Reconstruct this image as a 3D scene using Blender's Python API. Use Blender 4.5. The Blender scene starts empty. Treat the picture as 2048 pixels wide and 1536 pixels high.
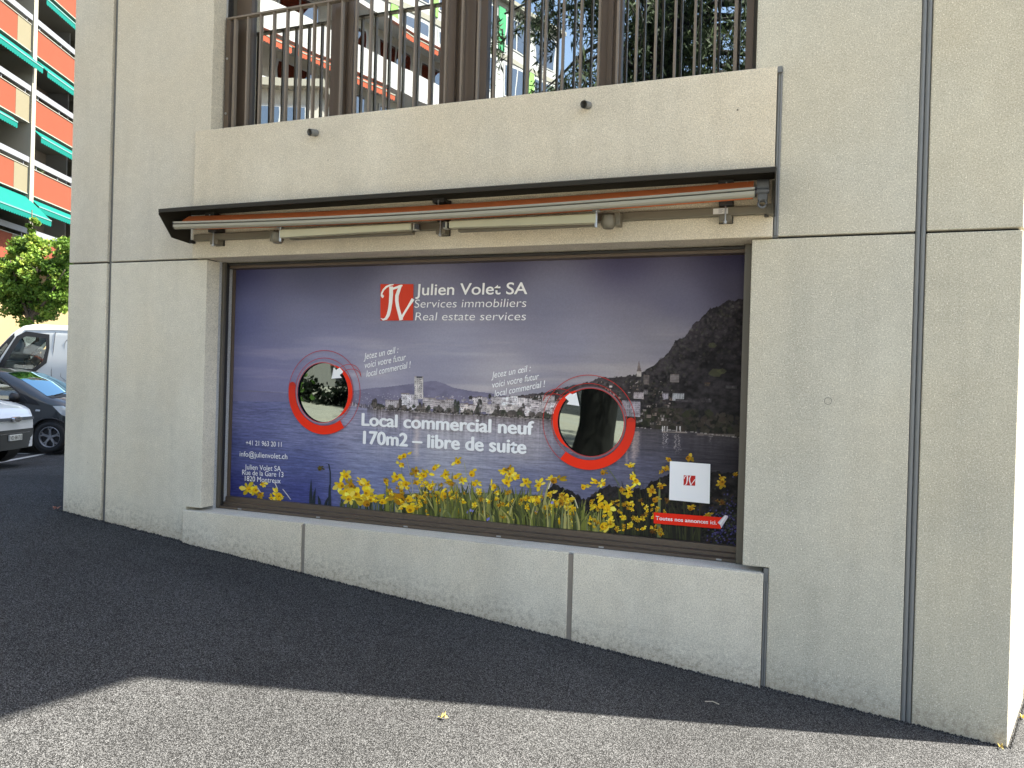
import bpy, bmesh, math, random
import numpy as np
from mathutils import Vector, Matrix
R = math.radians
random.seed(7)
rng = np.random.default_rng(7)
C = bpy.context.scene.collection
sc = bpy.context.scene

# ------------------------------------------------------------------ camera
F = 1480.0
YAW, PITCH, ROLL = R(19.99), R(0.243), R(1.630)
CAM = Vector((-1.0076, -3.9294, 1.6))
fw = Vector((-math.sin(YAW)*math.cos(PITCH), math.cos(YAW)*math.cos(PITCH), -math.sin(PITCH)))
r0 = Vector((math.cos(YAW), math.sin(YAW), 0)); u0 = r0.cross(fw)
rt = r0*math.cos(ROLL)+u0*math.sin(ROLL); up = -r0*math.sin(ROLL)+u0*math.cos(ROLL)
cd = bpy.data.cameras.new('camera'); cam = bpy.data.objects.new('camera', cd); C.objects.link(cam)
cd.sensor_width = 36; cd.lens = F/2048*36; cd.clip_start = .05; cd.clip_end = 2000
m = Matrix((rt, up, -fw)).transposed().to_4x4(); m.translation = CAM; cam.matrix_world = m
sc.camera = cam

# ------------------------------------------------------------------ world, sun, exposure
SUN_EL = R(52); AZ = Vector((.909, .416)).normalized()
w = bpy.data.worlds.new('World'); sc.world = w; w.use_nodes = True
nt = w.node_tree; bg = nt.nodes['Background']; sky = nt.nodes.new('ShaderNodeTexSky')
sky.sky_type = 'NISHITA'; sky.sun_disc = False; sky.sun_elevation = SUN_EL
sky.sun_rotation = math.atan2(AZ.x, AZ.y); sky.air_density = 1.0; sky.dust_density = 2.0
nt.links.new(sky.outputs[0], bg.inputs[0]); bg.inputs[1].default_value = .08
sd = bpy.data.lights.new('sun', 'SUN'); so = bpy.data.objects.new('sun', sd); C.objects.link(so)
sd.energy = 4.0; sd.angle = R(.55); sd.color = (1, .97, .92)
tosun = Vector((AZ.x*math.cos(SUN_EL), AZ.y*math.cos(SUN_EL), math.sin(SUN_EL)))
so.rotation_euler = tosun.to_track_quat('Z', 'Y').to_euler(); so.location = (20, 10, 30)
sc.view_settings.view_transform = 'Standard'; sc.view_settings.look = 'None'
sc.view_settings.gamma = 1; sc.view_settings.exposure = 2.7
sc.view_settings.use_white_balance = True; sc.view_settings.white_balance_temperature = 7000; sc.view_settings.white_balance_tint = 8
sc.view_settings.use_curve_mapping = False

# ------------------------------------------------------------------ placing helpers
def ray(px, py): return rt*((px-1024)/F)-up*((py-768)/F)+fw
def wall(px, py, dep=0.):            # pixel of the photo -> point on the plane y = dep
    d = ray(px, py); return CAM+d*((dep-CAM.y)/d.y)
def at(px, py, depth): return CAM+ray(px, py)*depth
def mirror(px, py, depth):           # what the upper glass shows: real place in front of the facade
    p = at(px, py, depth); return Vector((p.x, .44-p.y, p.z))

# ------------------------------------------------------------------ object helpers
def link(name, mesh, mat=None, parent=None):
    o = bpy.data.objects.new(name, mesh); C.objects.link(o)
    if mat is not None and not mesh.materials: mesh.materials.append(mat)
    if parent is not None: o.parent = parent
    return o
def tag(o, label, cat=None, group=None):
    o['label'] = label
    if cat: o['category'] = cat
    if group: o['group'] = group
    return o
def empty(name, loc=(0,0,0), rz=0., parent=None):
    o = bpy.data.objects.new(name, None); C.objects.link(o); o.location = loc; o.rotation_euler = (0,0,rz)
    o.empty_display_size = .2
    if parent is not None: o.parent = parent
    return o
class MB:
    def __init__(s): s.v = []; s.f = []; s.sm = []
    def add(s, vs, fs, smooth=False):
        n = len(s.v); s.v += [tuple(p) for p in vs]; s.f += [tuple(i+n for i in f) for f in fs]; s.sm += [smooth]*len(fs); return s
    def box(s, a, b):
        x0,y0,z0 = a; x1,y1,z1 = b
        return s.add([(x0,y0,z0),(x1,y0,z0),(x1,y1,z0),(x0,y1,z0),(x0,y0,z1),(x1,y0,z1),(x1,y1,z1),(x0,y1,z1)],
              [(0,3,2,1),(4,5,6,7),(0,1,5,4),(1,2,6,5),(2,3,7,6),(3,0,4,7)])
    def prism(s, poly, y0, y1):      # polygon in (x, z), pushed from y0 to y1
        n = len(poly)
        return s.add([(p[0],y0,p[1]) for p in poly]+[(p[0],y1,p[1]) for p in poly],
              [tuple(range(n)), tuple(range(2*n-1,n-1,-1))]+[(i,i+n,(i+1)%n+n,(i+1)%n) for i in range(n)])
    def prismz(s, poly, z0, z1):     # polygon in (x, y)
        n = len(poly)
        return s.add([(p[0],p[1],z0) for p in poly]+[(p[0],p[1],z1) for p in poly],
              [tuple(range(n-1,-1,-1)), tuple(range(n,2*n))]+[(i,(i+1)%n,(i+1)%n+n,i+n) for i in range(n)])
    def prismx(s, poly, x0, x1):     # polygon in (y, z)
        n = len(poly)
        return s.add([(x0,p[0],p[1]) for p in poly]+[(x1,p[0],p[1]) for p in poly],
              [tuple(range(n-1,-1,-1)), tuple(range(n,2*n))]+[(i,(i+1)%n,(i+1)%n+n,i+n) for i in range(n)])
    def tube(s, pts, rad, n=8, cap=True):
        pts = [Vector(p) for p in pts]; rad = rad if hasattr(rad,'__len__') else [rad]*len(pts)
        vs = []; fs = []
        for i,p in enumerate(pts):
            d = (pts[min(i+1,len(pts)-1)]-pts[max(i-1,0)]).normalized()
            a = d.cross(Vector((0,0,1)) if abs(d.z)<.9 else Vector((1,0,0))).normalized(); b = d.cross(a)
            for k in range(n):
                t = 2*math.pi*k/n; vs.append(p+(a*math.cos(t)+b*math.sin(t))*rad[i])
        for i in range(len(pts)-1):
            for k in range(n): fs.append((i*n+k, i*n+(k+1)%n, (i+1)*n+(k+1)%n, (i+1)*n+k))
        s.add(vs, fs, True)
        if cap:
            L = len(pts)-1
            s.add(vs[:n], [tuple(range(n-1,-1,-1))]); s.add(vs[L*n:], [tuple(range(n))])
        return s
    def build(s, name, mat, parent=None, bevel=0.):
        me = bpy.data.meshes.new(name); me.from_pydata(s.v, [], s.f)
        me.polygons.foreach_set('use_smooth', s.sm); me.update()
        bm = bmesh.new(); bm.from_mesh(me); bmesh.ops.recalc_face_normals(bm, faces=bm.faces)
        if bevel:
            ed = [e for e in bm.edges if len(e.link_faces)==2 and e.calc_face_angle(0)>.6]
            bmesh.ops.bevel(bm, geom=ed, offset=bevel, segments=2, affect='EDGES', profile=.5)
        bm.to_mesh(me); bm.free()
        return link(name, me, mat, parent)
def box(name, a, b, mat, parent=None, bevel=0.): return MB().box(a,b).build(name, mat, parent, bevel)

# ------------------------------------------------------------------ materials
def newmat(name):
    mt = bpy.data.materials.new(name); mt.use_nodes = True; n = mt.node_tree
    return mt, n, n.nodes['Principled BSDF']
def nd(n, t, **k):
    o = n.nodes.new('ShaderNode'+t)
    for a,b in k.items():
        if isinstance(a,str) and hasattr(o,a): setattr(o,a,b)
    return o
def coords(n, kind='Object'):
    return nd(n,'TexCoord').outputs[kind]
def noise(n, co, scale, detail=3., rough=.55):
    o = nd(n,'TexNoise'); o.inputs['Scale'].default_value = scale; o.inputs['Detail'].default_value = detail
    o.inputs['Roughness'].default_value = rough; n.links.new(co, o.inputs['Vector']); return o.outputs['Fac']
def ramp(n, fac, stops):
    o = nd(n,'ValToRGB'); cr = o.color_ramp
    while len(cr.elements) < len(stops): cr.elements.new(.5)
    for e,(p,c) in zip(cr.elements, stops): e.position = p; e.color = (*c,1) if hasattr(c,'__len__') else (c,c,c,1)
    n.links.new(fac, o.inputs[0]); return o.outputs[0]
def mix(n, a, b, fac, mode='MIX'):
    o = n.nodes.new('ShaderNodeMix'); o.data_type = 'RGBA'; o.blend_type = mode
    for s,v in ((o.inputs['Factor'],fac),(o.inputs[6],a),(o.inputs[7],b)):
        if hasattr(v,'links') or hasattr(v,'is_linked'): n.links.new(v,s)
        elif hasattr(v,'__len__'): s.default_value = (*v,1)
        else: s.default_value = v if s.type=='VALUE' else (v,v,v,1)
    return o.outputs[2]
def bump(n, b, h, strength, dist):
    o = nd(n,'Bump'); o.inputs['Strength'].default_value = strength; o.inputs['Distance'].default_value = dist
    n.links.new(h,o.inputs['Height']); n.links.new(o.outputs[0], b.inputs['Normal'])
def paint(name, col, rough=.5, metal=0., var=.12, scale=8., bmp=0., coat=0., spec=.5):
    mt,n,b = newmat(name); co = coords(n)
    f = noise(n,co,scale,4)
    c = mix(n, tuple(x*(1-var) for x in col), tuple(min(1,x*(1+var)) for x in col), f)
    n.links.new(c,b.inputs['Base Color']); b.inputs['Roughness'].default_value = rough; b.inputs['Metallic'].default_value = metal
    b.inputs['Coat Weight'].default_value = coat; b.inputs['Specular IOR Level'].default_value = spec
    if bmp: bump(n,b,noise(n,co,scale*12,3),bmp,.004)
    return mt
def concrete(name, col, dirt=True):
    mt,n,b = newmat(name); co = coords(n)
    big = noise(n,co,1.3,5,.6); mid = noise(n,co,14.,4,.6); fine = noise(n,co,170.,2,.7)
    c = mix(n, tuple(x*.90 for x in col), tuple(x*1.08 for x in col), ramp(n,big,[(.3,0.),(.7,1.)]))
    mp = nd(n,'Mapping'); mp.inputs['Scale'].default_value = (5.,5.,.45); n.links.new(co,mp.inputs['Vector'])
    c = mix(n, c, ramp(n,noise(n,mp.outputs[0],1.,4,.65),[(.30,.91),(.50,1.0),(.70,1.05)]), 1., 'MULTIPLY')      # faint run-off streaks
    warm = noise(n,co,.7,3); c = mix(n, c, (col[0]*1.03,col[1]*.985,col[2]*.92), ramp(n,warm,[(.45,0.),(.62,.7)]))
    c = mix(n, c, mix(n,.88,1.10,mid), 1., 'MULTIPLY')
    c = mix(n, c, ramp(n,fine,[(.3,.68),(.5,1.0),(.72,1.28)]), 1., 'MULTIPLY')
    v = nd(n,'TexVoronoi'); v.inputs['Scale'].default_value = 175.; n.links.new(co,v.inputs['Vector'])
    sp = ramp(n,v.outputs['Distance'],[(.20,1.),(.34,0.)])
    spv = nd(n,'SeparateColor'); n.links.new(v.outputs['Color'],spv.inputs[0])
    sel = ramp(n,spv.outputs[0],[(.40,0.),(.90,.9)])
    c = mix(n, c, (.92,.87,.74), mix(n,0.,sel,sp))
    v2 = nd(n,'TexVoronoi'); v2.inputs['Scale'].default_value = 3.2; n.links.new(co,v2.inputs['Vector'])   # rare pin holes
    c = mix(n, c, (.07,.065,.055), ramp(n,v2.outputs['Distance'],[(.012,1.),(.022,0.)]))
    if dirt:
        sx = nd(n,'SeparateXYZ'); n.links.new(co,sx.inputs[0])
        a = nd(n,'Math',operation='MULTIPLY_ADD'); n.links.new(sx.outputs[0],a.inputs[0]); a.inputs[1].default_value = .096; n.links.new(sx.outputs[2],a.inputs[2])
        band = nd(n,'MapRange'); n.links.new(a.outputs[0],band.inputs[0]); band.inputs[1].default_value = .20; band.inputs[2].default_value = 0.
        sptn = ramp(n,noise(n,co,34.,6,.8),[(.47,0.),(.60,1.)])
        k = mix(n,0.,sptn,band.outputs[0]); c = mix(n, c, (.16,.13,.10), mix(n,0.,.66,k))
        band2 = nd(n,'MapRange'); n.links.new(a.outputs[0],band2.inputs[0]); band2.inputs[1].default_value = .09; band2.inputs[2].default_value = 0.
        c = mix(n, c, (.36,.29,.20), mix(n,0.,.38,band2.outputs[0]))
    n.links.new(c,b.inputs['Base Color']); b.inputs['Roughness'].default_value = .93; b.inputs['Specular IOR Level'].default_value = .25
    bump(n,b,fine,.28,.002)
    return mt
def asphalt(name, dark, light):
    mt,n,b = newmat(name); co = coords(n)
    v = nd(n,'TexVoronoi'); v.inputs['Scale'].default_value = 330.; n.links.new(co,v.inputs['Vector'])
    g = nd(n,'SeparateColor'); n.links.new(v.outputs['Color'],g.inputs[0])
    gr = ramp(n,g.outputs[0],[(.0,dark*.65),(.45,dark),(.85,light),(1.,light*1.4)])
    fine = noise(n,co,480.,3,.7)
    c = mix(n, gr, ramp(n,fine,[(.3,.6),(.7,1.4)]), 1., 'MULTIPLY')
    big = noise(n,co,1.1,6,.65); c = mix(n, c, ramp(n,big,[(.3,.78),(.7,1.18)]), 1., 'MULTIPLY')
    st = ramp(n,noise(n,co,2.3,4,.5),[(.68,0.),(.74,1.)]); st2 = ramp(n,noise(n,co,30.,4,.7),[(.45,0.),(.6,1.)])
    c = mix(n, c, (light*1.5,light*1.5,light*1.5), mix(n,0.,.22,mix(n,0.,st2,st)))
    c = mix(n, c, (.985,.995,1.01), 1., "MULTIPLY")
    n.links.new(c,b.inputs['Base Color']); b.inputs['Roughness'].default_value = .95; b.inputs['Specular IOR Level'].default_value = .10
    h = mix(n, v.outputs['Distance'], fine, .35); bump(n,b,h,.75,.006)
    return mt
def glass(name, refl, tint, tr=(.22,.25,.24), rough=0.004, wav=0.):
    mt = bpy.data.materials.new(name); mt.use_nodes = True; n = mt.node_tree; n.nodes.clear()
    out = nd(n,'OutputMaterial'); g = nd(n,'BsdfGlossy'); t = nd(n,'BsdfTransparent'); mx = nd(n,'MixShader')
    g.inputs['Color'].default_value = (*tint,1); g.inputs['Roughness'].default_value = rough; t.inputs[0].default_value = (*tr,1)
    lw = nd(n,'LayerWeight'); lw.inputs[0].default_value = .35
    mr = nd(n,'MapRange'); n.links.new(lw.outputs['Fresnel'],mr.inputs[0]); mr.inputs[3].default_value = refl; mr.inputs[4].default_value = 1.
    n.links.new(mr.outputs[0],mx.inputs[0]); n.links.new(t.outputs[0],mx.inputs[1]); n.links.new(g.outputs[0],mx.inputs[2]); n.links.new(mx.outputs[0],out.inputs[0])
    if wav:
        bp = nd(n,'Bump'); bp.inputs['Strength'].default_value = wav; bp.inputs['Distance'].default_value = .02
        n.links.new(noise(n,coords(n),2.2,2,.4),bp.inputs['Height']); n.links.new(bp.outputs[0],g.inputs['Normal'])
    return mt
def attr_mat(name, rough=.55, spec=.10):
    mt,n,b = newmat(name); a = nd(n,'Attribute'); a.attribute_name = 'print'
    n.links.new(a.outputs['Color'],b.inputs['Base Color']); b.inputs['Roughness'].default_value = rough; b.inputs['Specular IOR Level'].default_value = spec
    return mt
CONC = (.400,.385,.330)
M = dict(
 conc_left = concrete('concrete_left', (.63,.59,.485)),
 conc_leftup = concrete('concrete_left_upper', (.545,.51,.425)),  # upper panels coloured darker, offsetting the weaker bounce light on the lower ones
 conc_mid = concrete('concrete_parapet', (.585,.53,.42)),
 conc_sill = concrete('concrete_sill', (.64,.595,.49)),
 conc_right = concrete('concrete_right', (.50,.475,.39)),
 conc_edge = concrete('concrete_corner', (.50,.465,.365)),
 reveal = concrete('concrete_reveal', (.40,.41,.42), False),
 silltop = concrete('sill_stone', (.66,.63,.56), False),
 joint = paint('joint_sealant', (.15,.153,.148), .7, var=.15, scale=3),
 joint_light = paint('joint_profile', (.165,.170,.166), .5, var=.12, scale=2),
 mortar = paint('mortar_strip', (.30,.265,.225), .9, var=.15, scale=30, bmp=.4),
 gap = paint('dark_gap', (.02,.02,.02), .9),
 brown = paint('bronze_frame', (.10,.072,.050), .42, var=.1, scale=3, spec=.5),
 brown_rail = paint('bronze_rail', (.18,.145,.11), .45, var=.1, scale=3),
 guide = paint('guide_rail_metal', (.10,.088,.068), .4, var=.1, scale=3),
 black = paint('black_metal', (.018,.017,.016), .5, var=.2),
 cover = paint('awning_cover', (.026,.023,.017), .6, var=.2, scale=5, spec=.2),
 alu = paint('beige_aluminium', (.30,.285,.225), .42, metal=.05, var=.06, scale=5),
 arm = paint('beige_arm', (.42,.40,.27), .35, metal=.15, var=.08, scale=7),
 tube = paint('olive_tube', (.135,.12,.085), .4, var=.1, scale=7),
 steel = paint('zinc_steel', (.42,.43,.44), .35, metal=.8, var=.1, scale=30),
 gear = paint('crank_gear_grey', (.13,.14,.15), .5, var=.15, scale=20),
 orange_fab = paint('orange_canvas', (.66,.17,.05), .8, var=.1, scale=20, bmp=.15),
 pipe = paint('grey_pipe', (.17,.17,.16), .55),
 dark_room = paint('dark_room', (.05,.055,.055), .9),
 pave = concrete('pale_paving', (.42,.40,.34), False),
 asph = asphalt('asphalt', .022, .118),
 line = paint('white_road_paint', (.46,.46,.44), .8, var=.25, scale=14),
 glass_up = glass('window_glass', .60, (.93,.97,.96), wav=.035),
 glass_shop = glass('shop_glass', .15, (.62,.74,.72), (.08,.09,.09), rough=.012, wav=.05),
 print_ = attr_mat('printed_vinyl'),
 ink = attr_mat('printed_ink'),
 white_ink = paint('white_lettering', (.90,.90,.90), .5, var=.02),
)

# ------------------------------------------------------------------ ground
def smooth(a,b,x):
    t = np.clip((np.asarray(x,float)-a)/(b-a),0,1); return t*t*(3-2*t)
def hgt(x, y=6.):
    x = np.asarray(x,float); gy_ = smooth(-1.5,2.,y)
    base = np.where(x>0, -.096*np.minimum(x,10), -.096*np.maximum(x,-6.2))
    return base-.30*smooth(4.2,7.5,-np.asarray(y,float))+gy_*(-.59*smooth(-6.2,-13.2,x)+.30*smooth(-14.4,-16.6,x))+(1-gy_)*.096*np.clip(-6.2-x,0,6)
def axis(lo,hi,fine0,fine1,step,grow=1.35):
    a = list(np.arange(fine0,fine1+1e-6,step)); s = step
    while a[-1] < hi: s *= grow; a.append(a[-1]+s)
    s = step
    while a[0] > lo: s *= grow; a.insert(0,a[0]-s)
    return np.array(a)
gx = axis(-420,420,-16,3,.25); gy = axis(-420,420,-6,8,.5)
X,Y = np.meshgrid(gx,gy); Z = hgt(X,Y)
nx,ny = len(gx),len(gy)
vs = np.stack([X,Y,Z],-1).reshape(-1,3)
fs = [(j*nx+i, j*nx+i+1, (j+1)*nx+i+1, (j+1)*nx+i) for j in range(ny-1) for i in range(nx-1)]
me = bpy.data.meshes.new('ground'); me.from_pydata(vs.tolist(), [], fs); me.polygons.foreach_set('use_smooth',[True]*len(fs))
g = link('ground', me, M['asph']); g['kind'] = 'structure'

# pale raised pavement on the far side of the lane, behind the camera
px_ = np.linspace(-30,34,65); pv = []
for x in px_:
    h0 = float(hgt(x,-5.2)); pv += [(x,-5.2,h0-.05),(x,-5.2,h0+.11),(x,-16.,h0+.13)]
pf = [(i*3+k,i*3+3+k,i*3+4+k,i*3+1+k) for i in range(64) for k in (0,1)]
me = bpy.data.meshes.new('pavement'); me.from_pydata(pv,[],pf); pvo = link('pavement', me, M['pave']); pvo['kind'] = 'structure'

# crumbs of asphalt along the foot of the wall
def crumbs():
    mb = MB()
    def one(x,y,s):
        z = float(hgt(x)); k = [(math.cos(a)*s*random.uniform(.7,1.2), math.sin(a)*s*random.uniform(.7,1.2)) for a in (0,1.3,2.5,3.8,5.)]
        mb.add([(x+a,y+b,z-.004) for a,b in k]+[(x+random.uniform(-.3,.3)*s,y+random.uniform(-.3,.3)*s,z+s*random.uniform(.5,1.1))],
               [(0,1,5),(1,2,5),(2,3,5),(3,4,5),(4,0,5)])
    for i in range(3000):
        x = random.uniform(-5.9,.0); y = (-.03 if -4.74<x<-1.065 else 0)-abs(random.gauss(0,.012))
        one(x,y,random.uniform(.004,.012))
    for i in range(260):
        t = random.uniform(0,.78); one(.326*t+.01,.945*t-.01,random.uniform(.004,.011))
    o = mb.build('asphalt_crumbs', M['asph']); o['kind'] = 'stuff'
    tag(o,'ragged black asphalt crumbs along the foot of the concrete wall','gravel')
crumbs()

# ------------------------------------------------------------------ the concrete building
B = empty('concrete_building')
tag(B,'grey concrete building with a bronze framed shop window and railed upper window','building')
XL, XR = -5.87, 0.; TOP = 6.75; ZJ = 2.355; ZS = .675; ZP = 3.203
XW0, XW1 = -4.62, -1.167
def panel(poly, mat, y0=0., y1=.12, bv=.004, name='facade_panel'): return MB().prism(poly,y0,y1).build(name, mat, B, bv)
def rect(x0,x1,z0,z1): return [(x0,z0),(x1,z0),(x1,z1),(x0,z1)]
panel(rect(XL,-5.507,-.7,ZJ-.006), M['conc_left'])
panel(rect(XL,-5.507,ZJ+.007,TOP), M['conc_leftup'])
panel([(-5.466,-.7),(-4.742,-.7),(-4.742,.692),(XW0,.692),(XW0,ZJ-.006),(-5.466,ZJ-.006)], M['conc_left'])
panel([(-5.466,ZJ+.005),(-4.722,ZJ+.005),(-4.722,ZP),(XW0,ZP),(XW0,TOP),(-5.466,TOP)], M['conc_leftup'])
# parapet panel between the two windows, with its soffit
MB().prismx([(-.03,ZJ),(.30,ZJ),(.30,ZP-.02),(-.03,ZP)], -4.72, -1.070).build('parapet_panel', M['conc_mid'], B, .004)
# panel under the shop window, in three lengths
for x0,x1 in ((-4.74,-3.802),(-3.772,-2.073),(-2.043,-1.065)):
    panel(rect(x0,x1,-.6,ZS-.002), M['conc_sill'], -.03, .0, .003, 'sill_panel')
for xj in (-3.787,-2.058):
    box('mortar_joint', (xj-.0145,-.018,-.6), (xj+.0145,-.001,ZS-.012), M['mortar'], B)
box('sill_stone', (-4.735,.011,.55), (-1.07,.26,ZS-.004), M['silltop'], B, .003)
box('sill_backing', (-4.735,.0,.0), (-1.07,.0105,ZS-.03), M['gap'], B)
# right hand panels
panel([(-1.040,-.7),(-.434,-.7),(-.434,ZJ-.006),(XW1,ZJ-.006),(XW1,.700),(-1.040,.700)], M['conc_right'])
panel([(-1.045,ZJ+.006),(-.434,ZJ+.006),(-.434,TOP),(-1.173,TOP),(-1.173,ZP),(-1.045,ZP)], M['conc_right'])
CF = Vector((.326,.945)); CE = CF*.80
corner = [(-.386,0),(0,0),(CE.x,CE.y),(CE.x-.12,CE.y),(-.06,.12),(-.386,.12)]
MB().prismz(corner,-.7,ZJ-.006).build('facade_panel', M['conc_edge'], B, .005)
MB().prismz(corner,ZJ+.006,TOP).build('facade_panel', M['conc_edge'], B, .005)
# joints: dark sealant set back in the gaps, paired rubber profiles on the right
box('joint_sealant', (-5.507,.022,-.7), (-5.466,.1,TOP), M['joint'], B)
box('joint_sealant', (XL+.01,.03,ZJ-.02), (XW0-.01,.1,ZJ+.02), M['gap'], B)
box('joint_sealant', (-1.04,.03,ZJ-.02), (-.44,.1,ZJ+.02), M['gap'], B)
box('joint_sealant', (-.386,.03,ZJ-.02), (-.01,.1,ZJ+.02), M['gap'], B)
for x in (-.422,-.399):
    MB().tube([(x,.012,-.7),(x,.012,TOP)], .0112, 10).build('joint_profile', M['joint_light'], B)
box('joint_backing', (-.434,.02,-.7), (-.386,.1,TOP), M['gap'], B)
for x in (-1.0605,-1.050):
    MB().tube([(x,-.005,ZJ+.01),(x,-.005,ZP-.03)], .0062, 8).build('joint_profile', M['joint_light'], B)
box('joint_backing', (-1.069,.0,ZJ), (-1.045,.1,ZP-.004), M['joint'], B)
box('joint_cap', (-1.069,-.028,ZP-.03), (-1.046,-.002,ZP-.002), M['joint_light'], B)
for x in (-1.058,-1.047):
    MB().tube([(x,.002,-.6),(x,.002,ZS-.05)], .0058, 8).build('joint_profile', M['joint'], B)
box('joint_backing', (-1.065,.006,-.6), (-1.041,.1,ZS+.02), M['joint'], B)
# reveals of both openings
box('window_reveal', (XW0-.1,.12,ZS-.01), (XW0-.002,.46,ZJ), M['reveal'], B)
box('window_reveal', (XW1+.002,.12,ZS-.01), (XW1+.1,.46,ZJ), M['reveal'], B)
box('window_reveal', (XW0-.1,.12,ZP), (XW0-.001,.46,TOP), M['reveal'], B)
box('window_reveal', (-1.172,.12,ZP), (-1.07,.46,TOP), M['reveal'], B)
box('window_lintel', (XW0,.30,ZJ-.001), (XW1,.46,ZP), M['reveal'], B)
box('window_lintel', (XW0,.0,5.75), (-1.173,.46,TOP), M['conc_mid'], B)
# core, floors, roof slab, and a tall block added behind to cast shade
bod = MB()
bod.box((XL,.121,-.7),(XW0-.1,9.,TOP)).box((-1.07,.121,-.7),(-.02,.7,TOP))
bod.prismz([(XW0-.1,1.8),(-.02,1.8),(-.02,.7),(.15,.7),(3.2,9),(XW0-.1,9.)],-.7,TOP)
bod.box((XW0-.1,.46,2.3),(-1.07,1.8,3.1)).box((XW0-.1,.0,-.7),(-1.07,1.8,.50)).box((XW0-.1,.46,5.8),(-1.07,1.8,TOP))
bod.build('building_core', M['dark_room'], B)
P = Vector((-3.545,-1.533)); PH = .34
EH = 6.95; s = (EH-PH)/math.tan(SUN_EL); pe = P+AZ*s          # the eave point whose shadow ends the lit wedge
ed = Vector((-.127,-.463)).normalized()
a = pe-ed*9; b_ = pe+ed*2.6
MB().prismz([(a.x,a.y),(XL-.4,a.y),(XL-.4,b_.y),(b_.x,b_.y)][::-1], EH-.18, EH).build('roof', M['conc_mid'], B)
box('rear_shade_block', (XL,4.2,EH), (-.3,18,15.2), M['conc_left'], B)  # added out of view, sized to keep the parked cars in shade
# rainwater spouts, anchor plug
for px,py in ((633,266),(1177,211)):
    p = wall(px,py,-.03); 
    sp = MB().tube([(p.x,-.03,p.z),(p.x-.012,-.085,p.z-.012)], .021, 20, False)
    sp.tube([(p.x-.012,-.085,p.z-.012),(p.x,-.03,p.z)], .016, 20, False)
    sp.add([(p.x+.0185*math.cos(t),-.031,p.z+.0185*math.sin(t)) for t in np.linspace(0,6.283,17)[:-1]],[tuple(range(16))])
    sp.build('rainwater_spout', M['pipe'], B)
p = wall(1656,802,0.)
ringp = MB(); ringp.tube([(p.x+.0165*math.cos(t),-.0006,p.z+.0165*math.sin(t)) for t in np.linspace(0,6.283,25)], .0014, 6, False)
ringp.build('anchor_plug', M['joint'], B)

# ---- shop window
SW = empty('shop_window', parent=B)
YP = .262
def fr(name,a,b,mat=None,par=SW,bv=.002): return box(name,a,b,mat or M['brown'],par,bv)
MB().prismx([(.150,ZS-.003),(.150,.688),(.200,.690),(.200,.708),(.232,.710),(.232,.742),(.27,.742),(.27,ZS-.003)], XW0+.002, XW1-.001).build('window_frame', M['brown'], SW, .002)
fr('window_frame',(XW0,.245,.742),(-4.603,.285,2.345))
fr('window_frame',(XW0,.19,2.318),(XW1,.285,2.349))
fr('guide_rail',(XW0,.142,ZS),(XW0+.020,.165,ZJ-.004),M['guide'])
fr('guide_rail',(XW0,.1655,ZS),(XW0+.024,.190,ZJ-.004),M['black'])
fr('guide_rail',(XW1-.040,.13,ZS-.002),(XW1-.001,.25,ZJ-.004),M['guide'])
fr('screen_box',(XW0+.03,.168,2.335),(XW1-.042,.188,2.349),M['black'])
for px,py in ((480,1005),(637,1020),(812,1037),(998,1054),(1203,1077),(1438,1104)):
    q = wall(px,py,.15); box('drain_cap',(q.x-.014,.146,.6775),(q.x+.014,.1495,.6865),M['steel'],SW)
box('glass_pane',(XW0+.01,YP+.006,.73),(XW1-.03,YP+.018,2.335),M['glass_shop'],SW)

# ---- upper window
UW = empty('upper_window', parent=B)
yf = .20; z0,z1 = ZP-.02,5.78
edges = [(-4.62,-4.48),(-3.838,-3.668),(-3.045,-2.731),(-2.033,-1.909),(-1.238,-1.173)]
for i,(a,b) in enumerate(edges):
    box('window_frame',(a,yf,z0),(b,yf+.07,z1),M['brown'],UW,.004)
    if i in (1,3): box('window_frame',(a+.05,yf-.035,z0),(b-.045,yf-.001,z1),M['brown'],UW,.003)
    if i==2:
        for c in (.06,.19): box('window_frame',(a+c,yf-.035,z0),(a+c+.06,yf-.001,z1),M['brown'],UW,.003)
box('window_frame',(-4.62,yf+.002,z0-.02),(-1.173,yf+.068,z0+.08),M['brown'],UW)
box('guide_rail',(-4.62,.135,z0),(-4.602,.165,z1),M['black'],UW)
box('guide_rail',(-4.62,.166,z0),(-4.60,.199,z1),M['guide'],UW)
box('guide_rail',(-1.20,.125,z0),(-1.174,.199,z1),M['guide'],UW)
for (a,b),(c,d) in zip(edges[:-1],edges[1:]):
    box('glass_pane',(b-.002,yf+.03,z0),(c+.002,yf+.045,z1),M['glass_up'],UW)
mb = MB()                                                            # curtain folds behind the left hand panes
for x0,x1 in ((-4.5,-4.36),(-3.95,-3.82)):
    n = 14; pts = [(x0+(x1-x0)*i/n, .62+.02*math.sin(i*1.9)) for i in range(n+1)]
    for (a,b),(c,d) in zip(pts[:-1],pts[1:]): mb.add([(a,b,3.15),(c,d,3.15),(c,d,5.8),(a,b,5.8)],[(0,1,2,3)],True)
mb.build('curtain', paint('grey_curtain',(.5,.53,.48),.9), UW)

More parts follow.
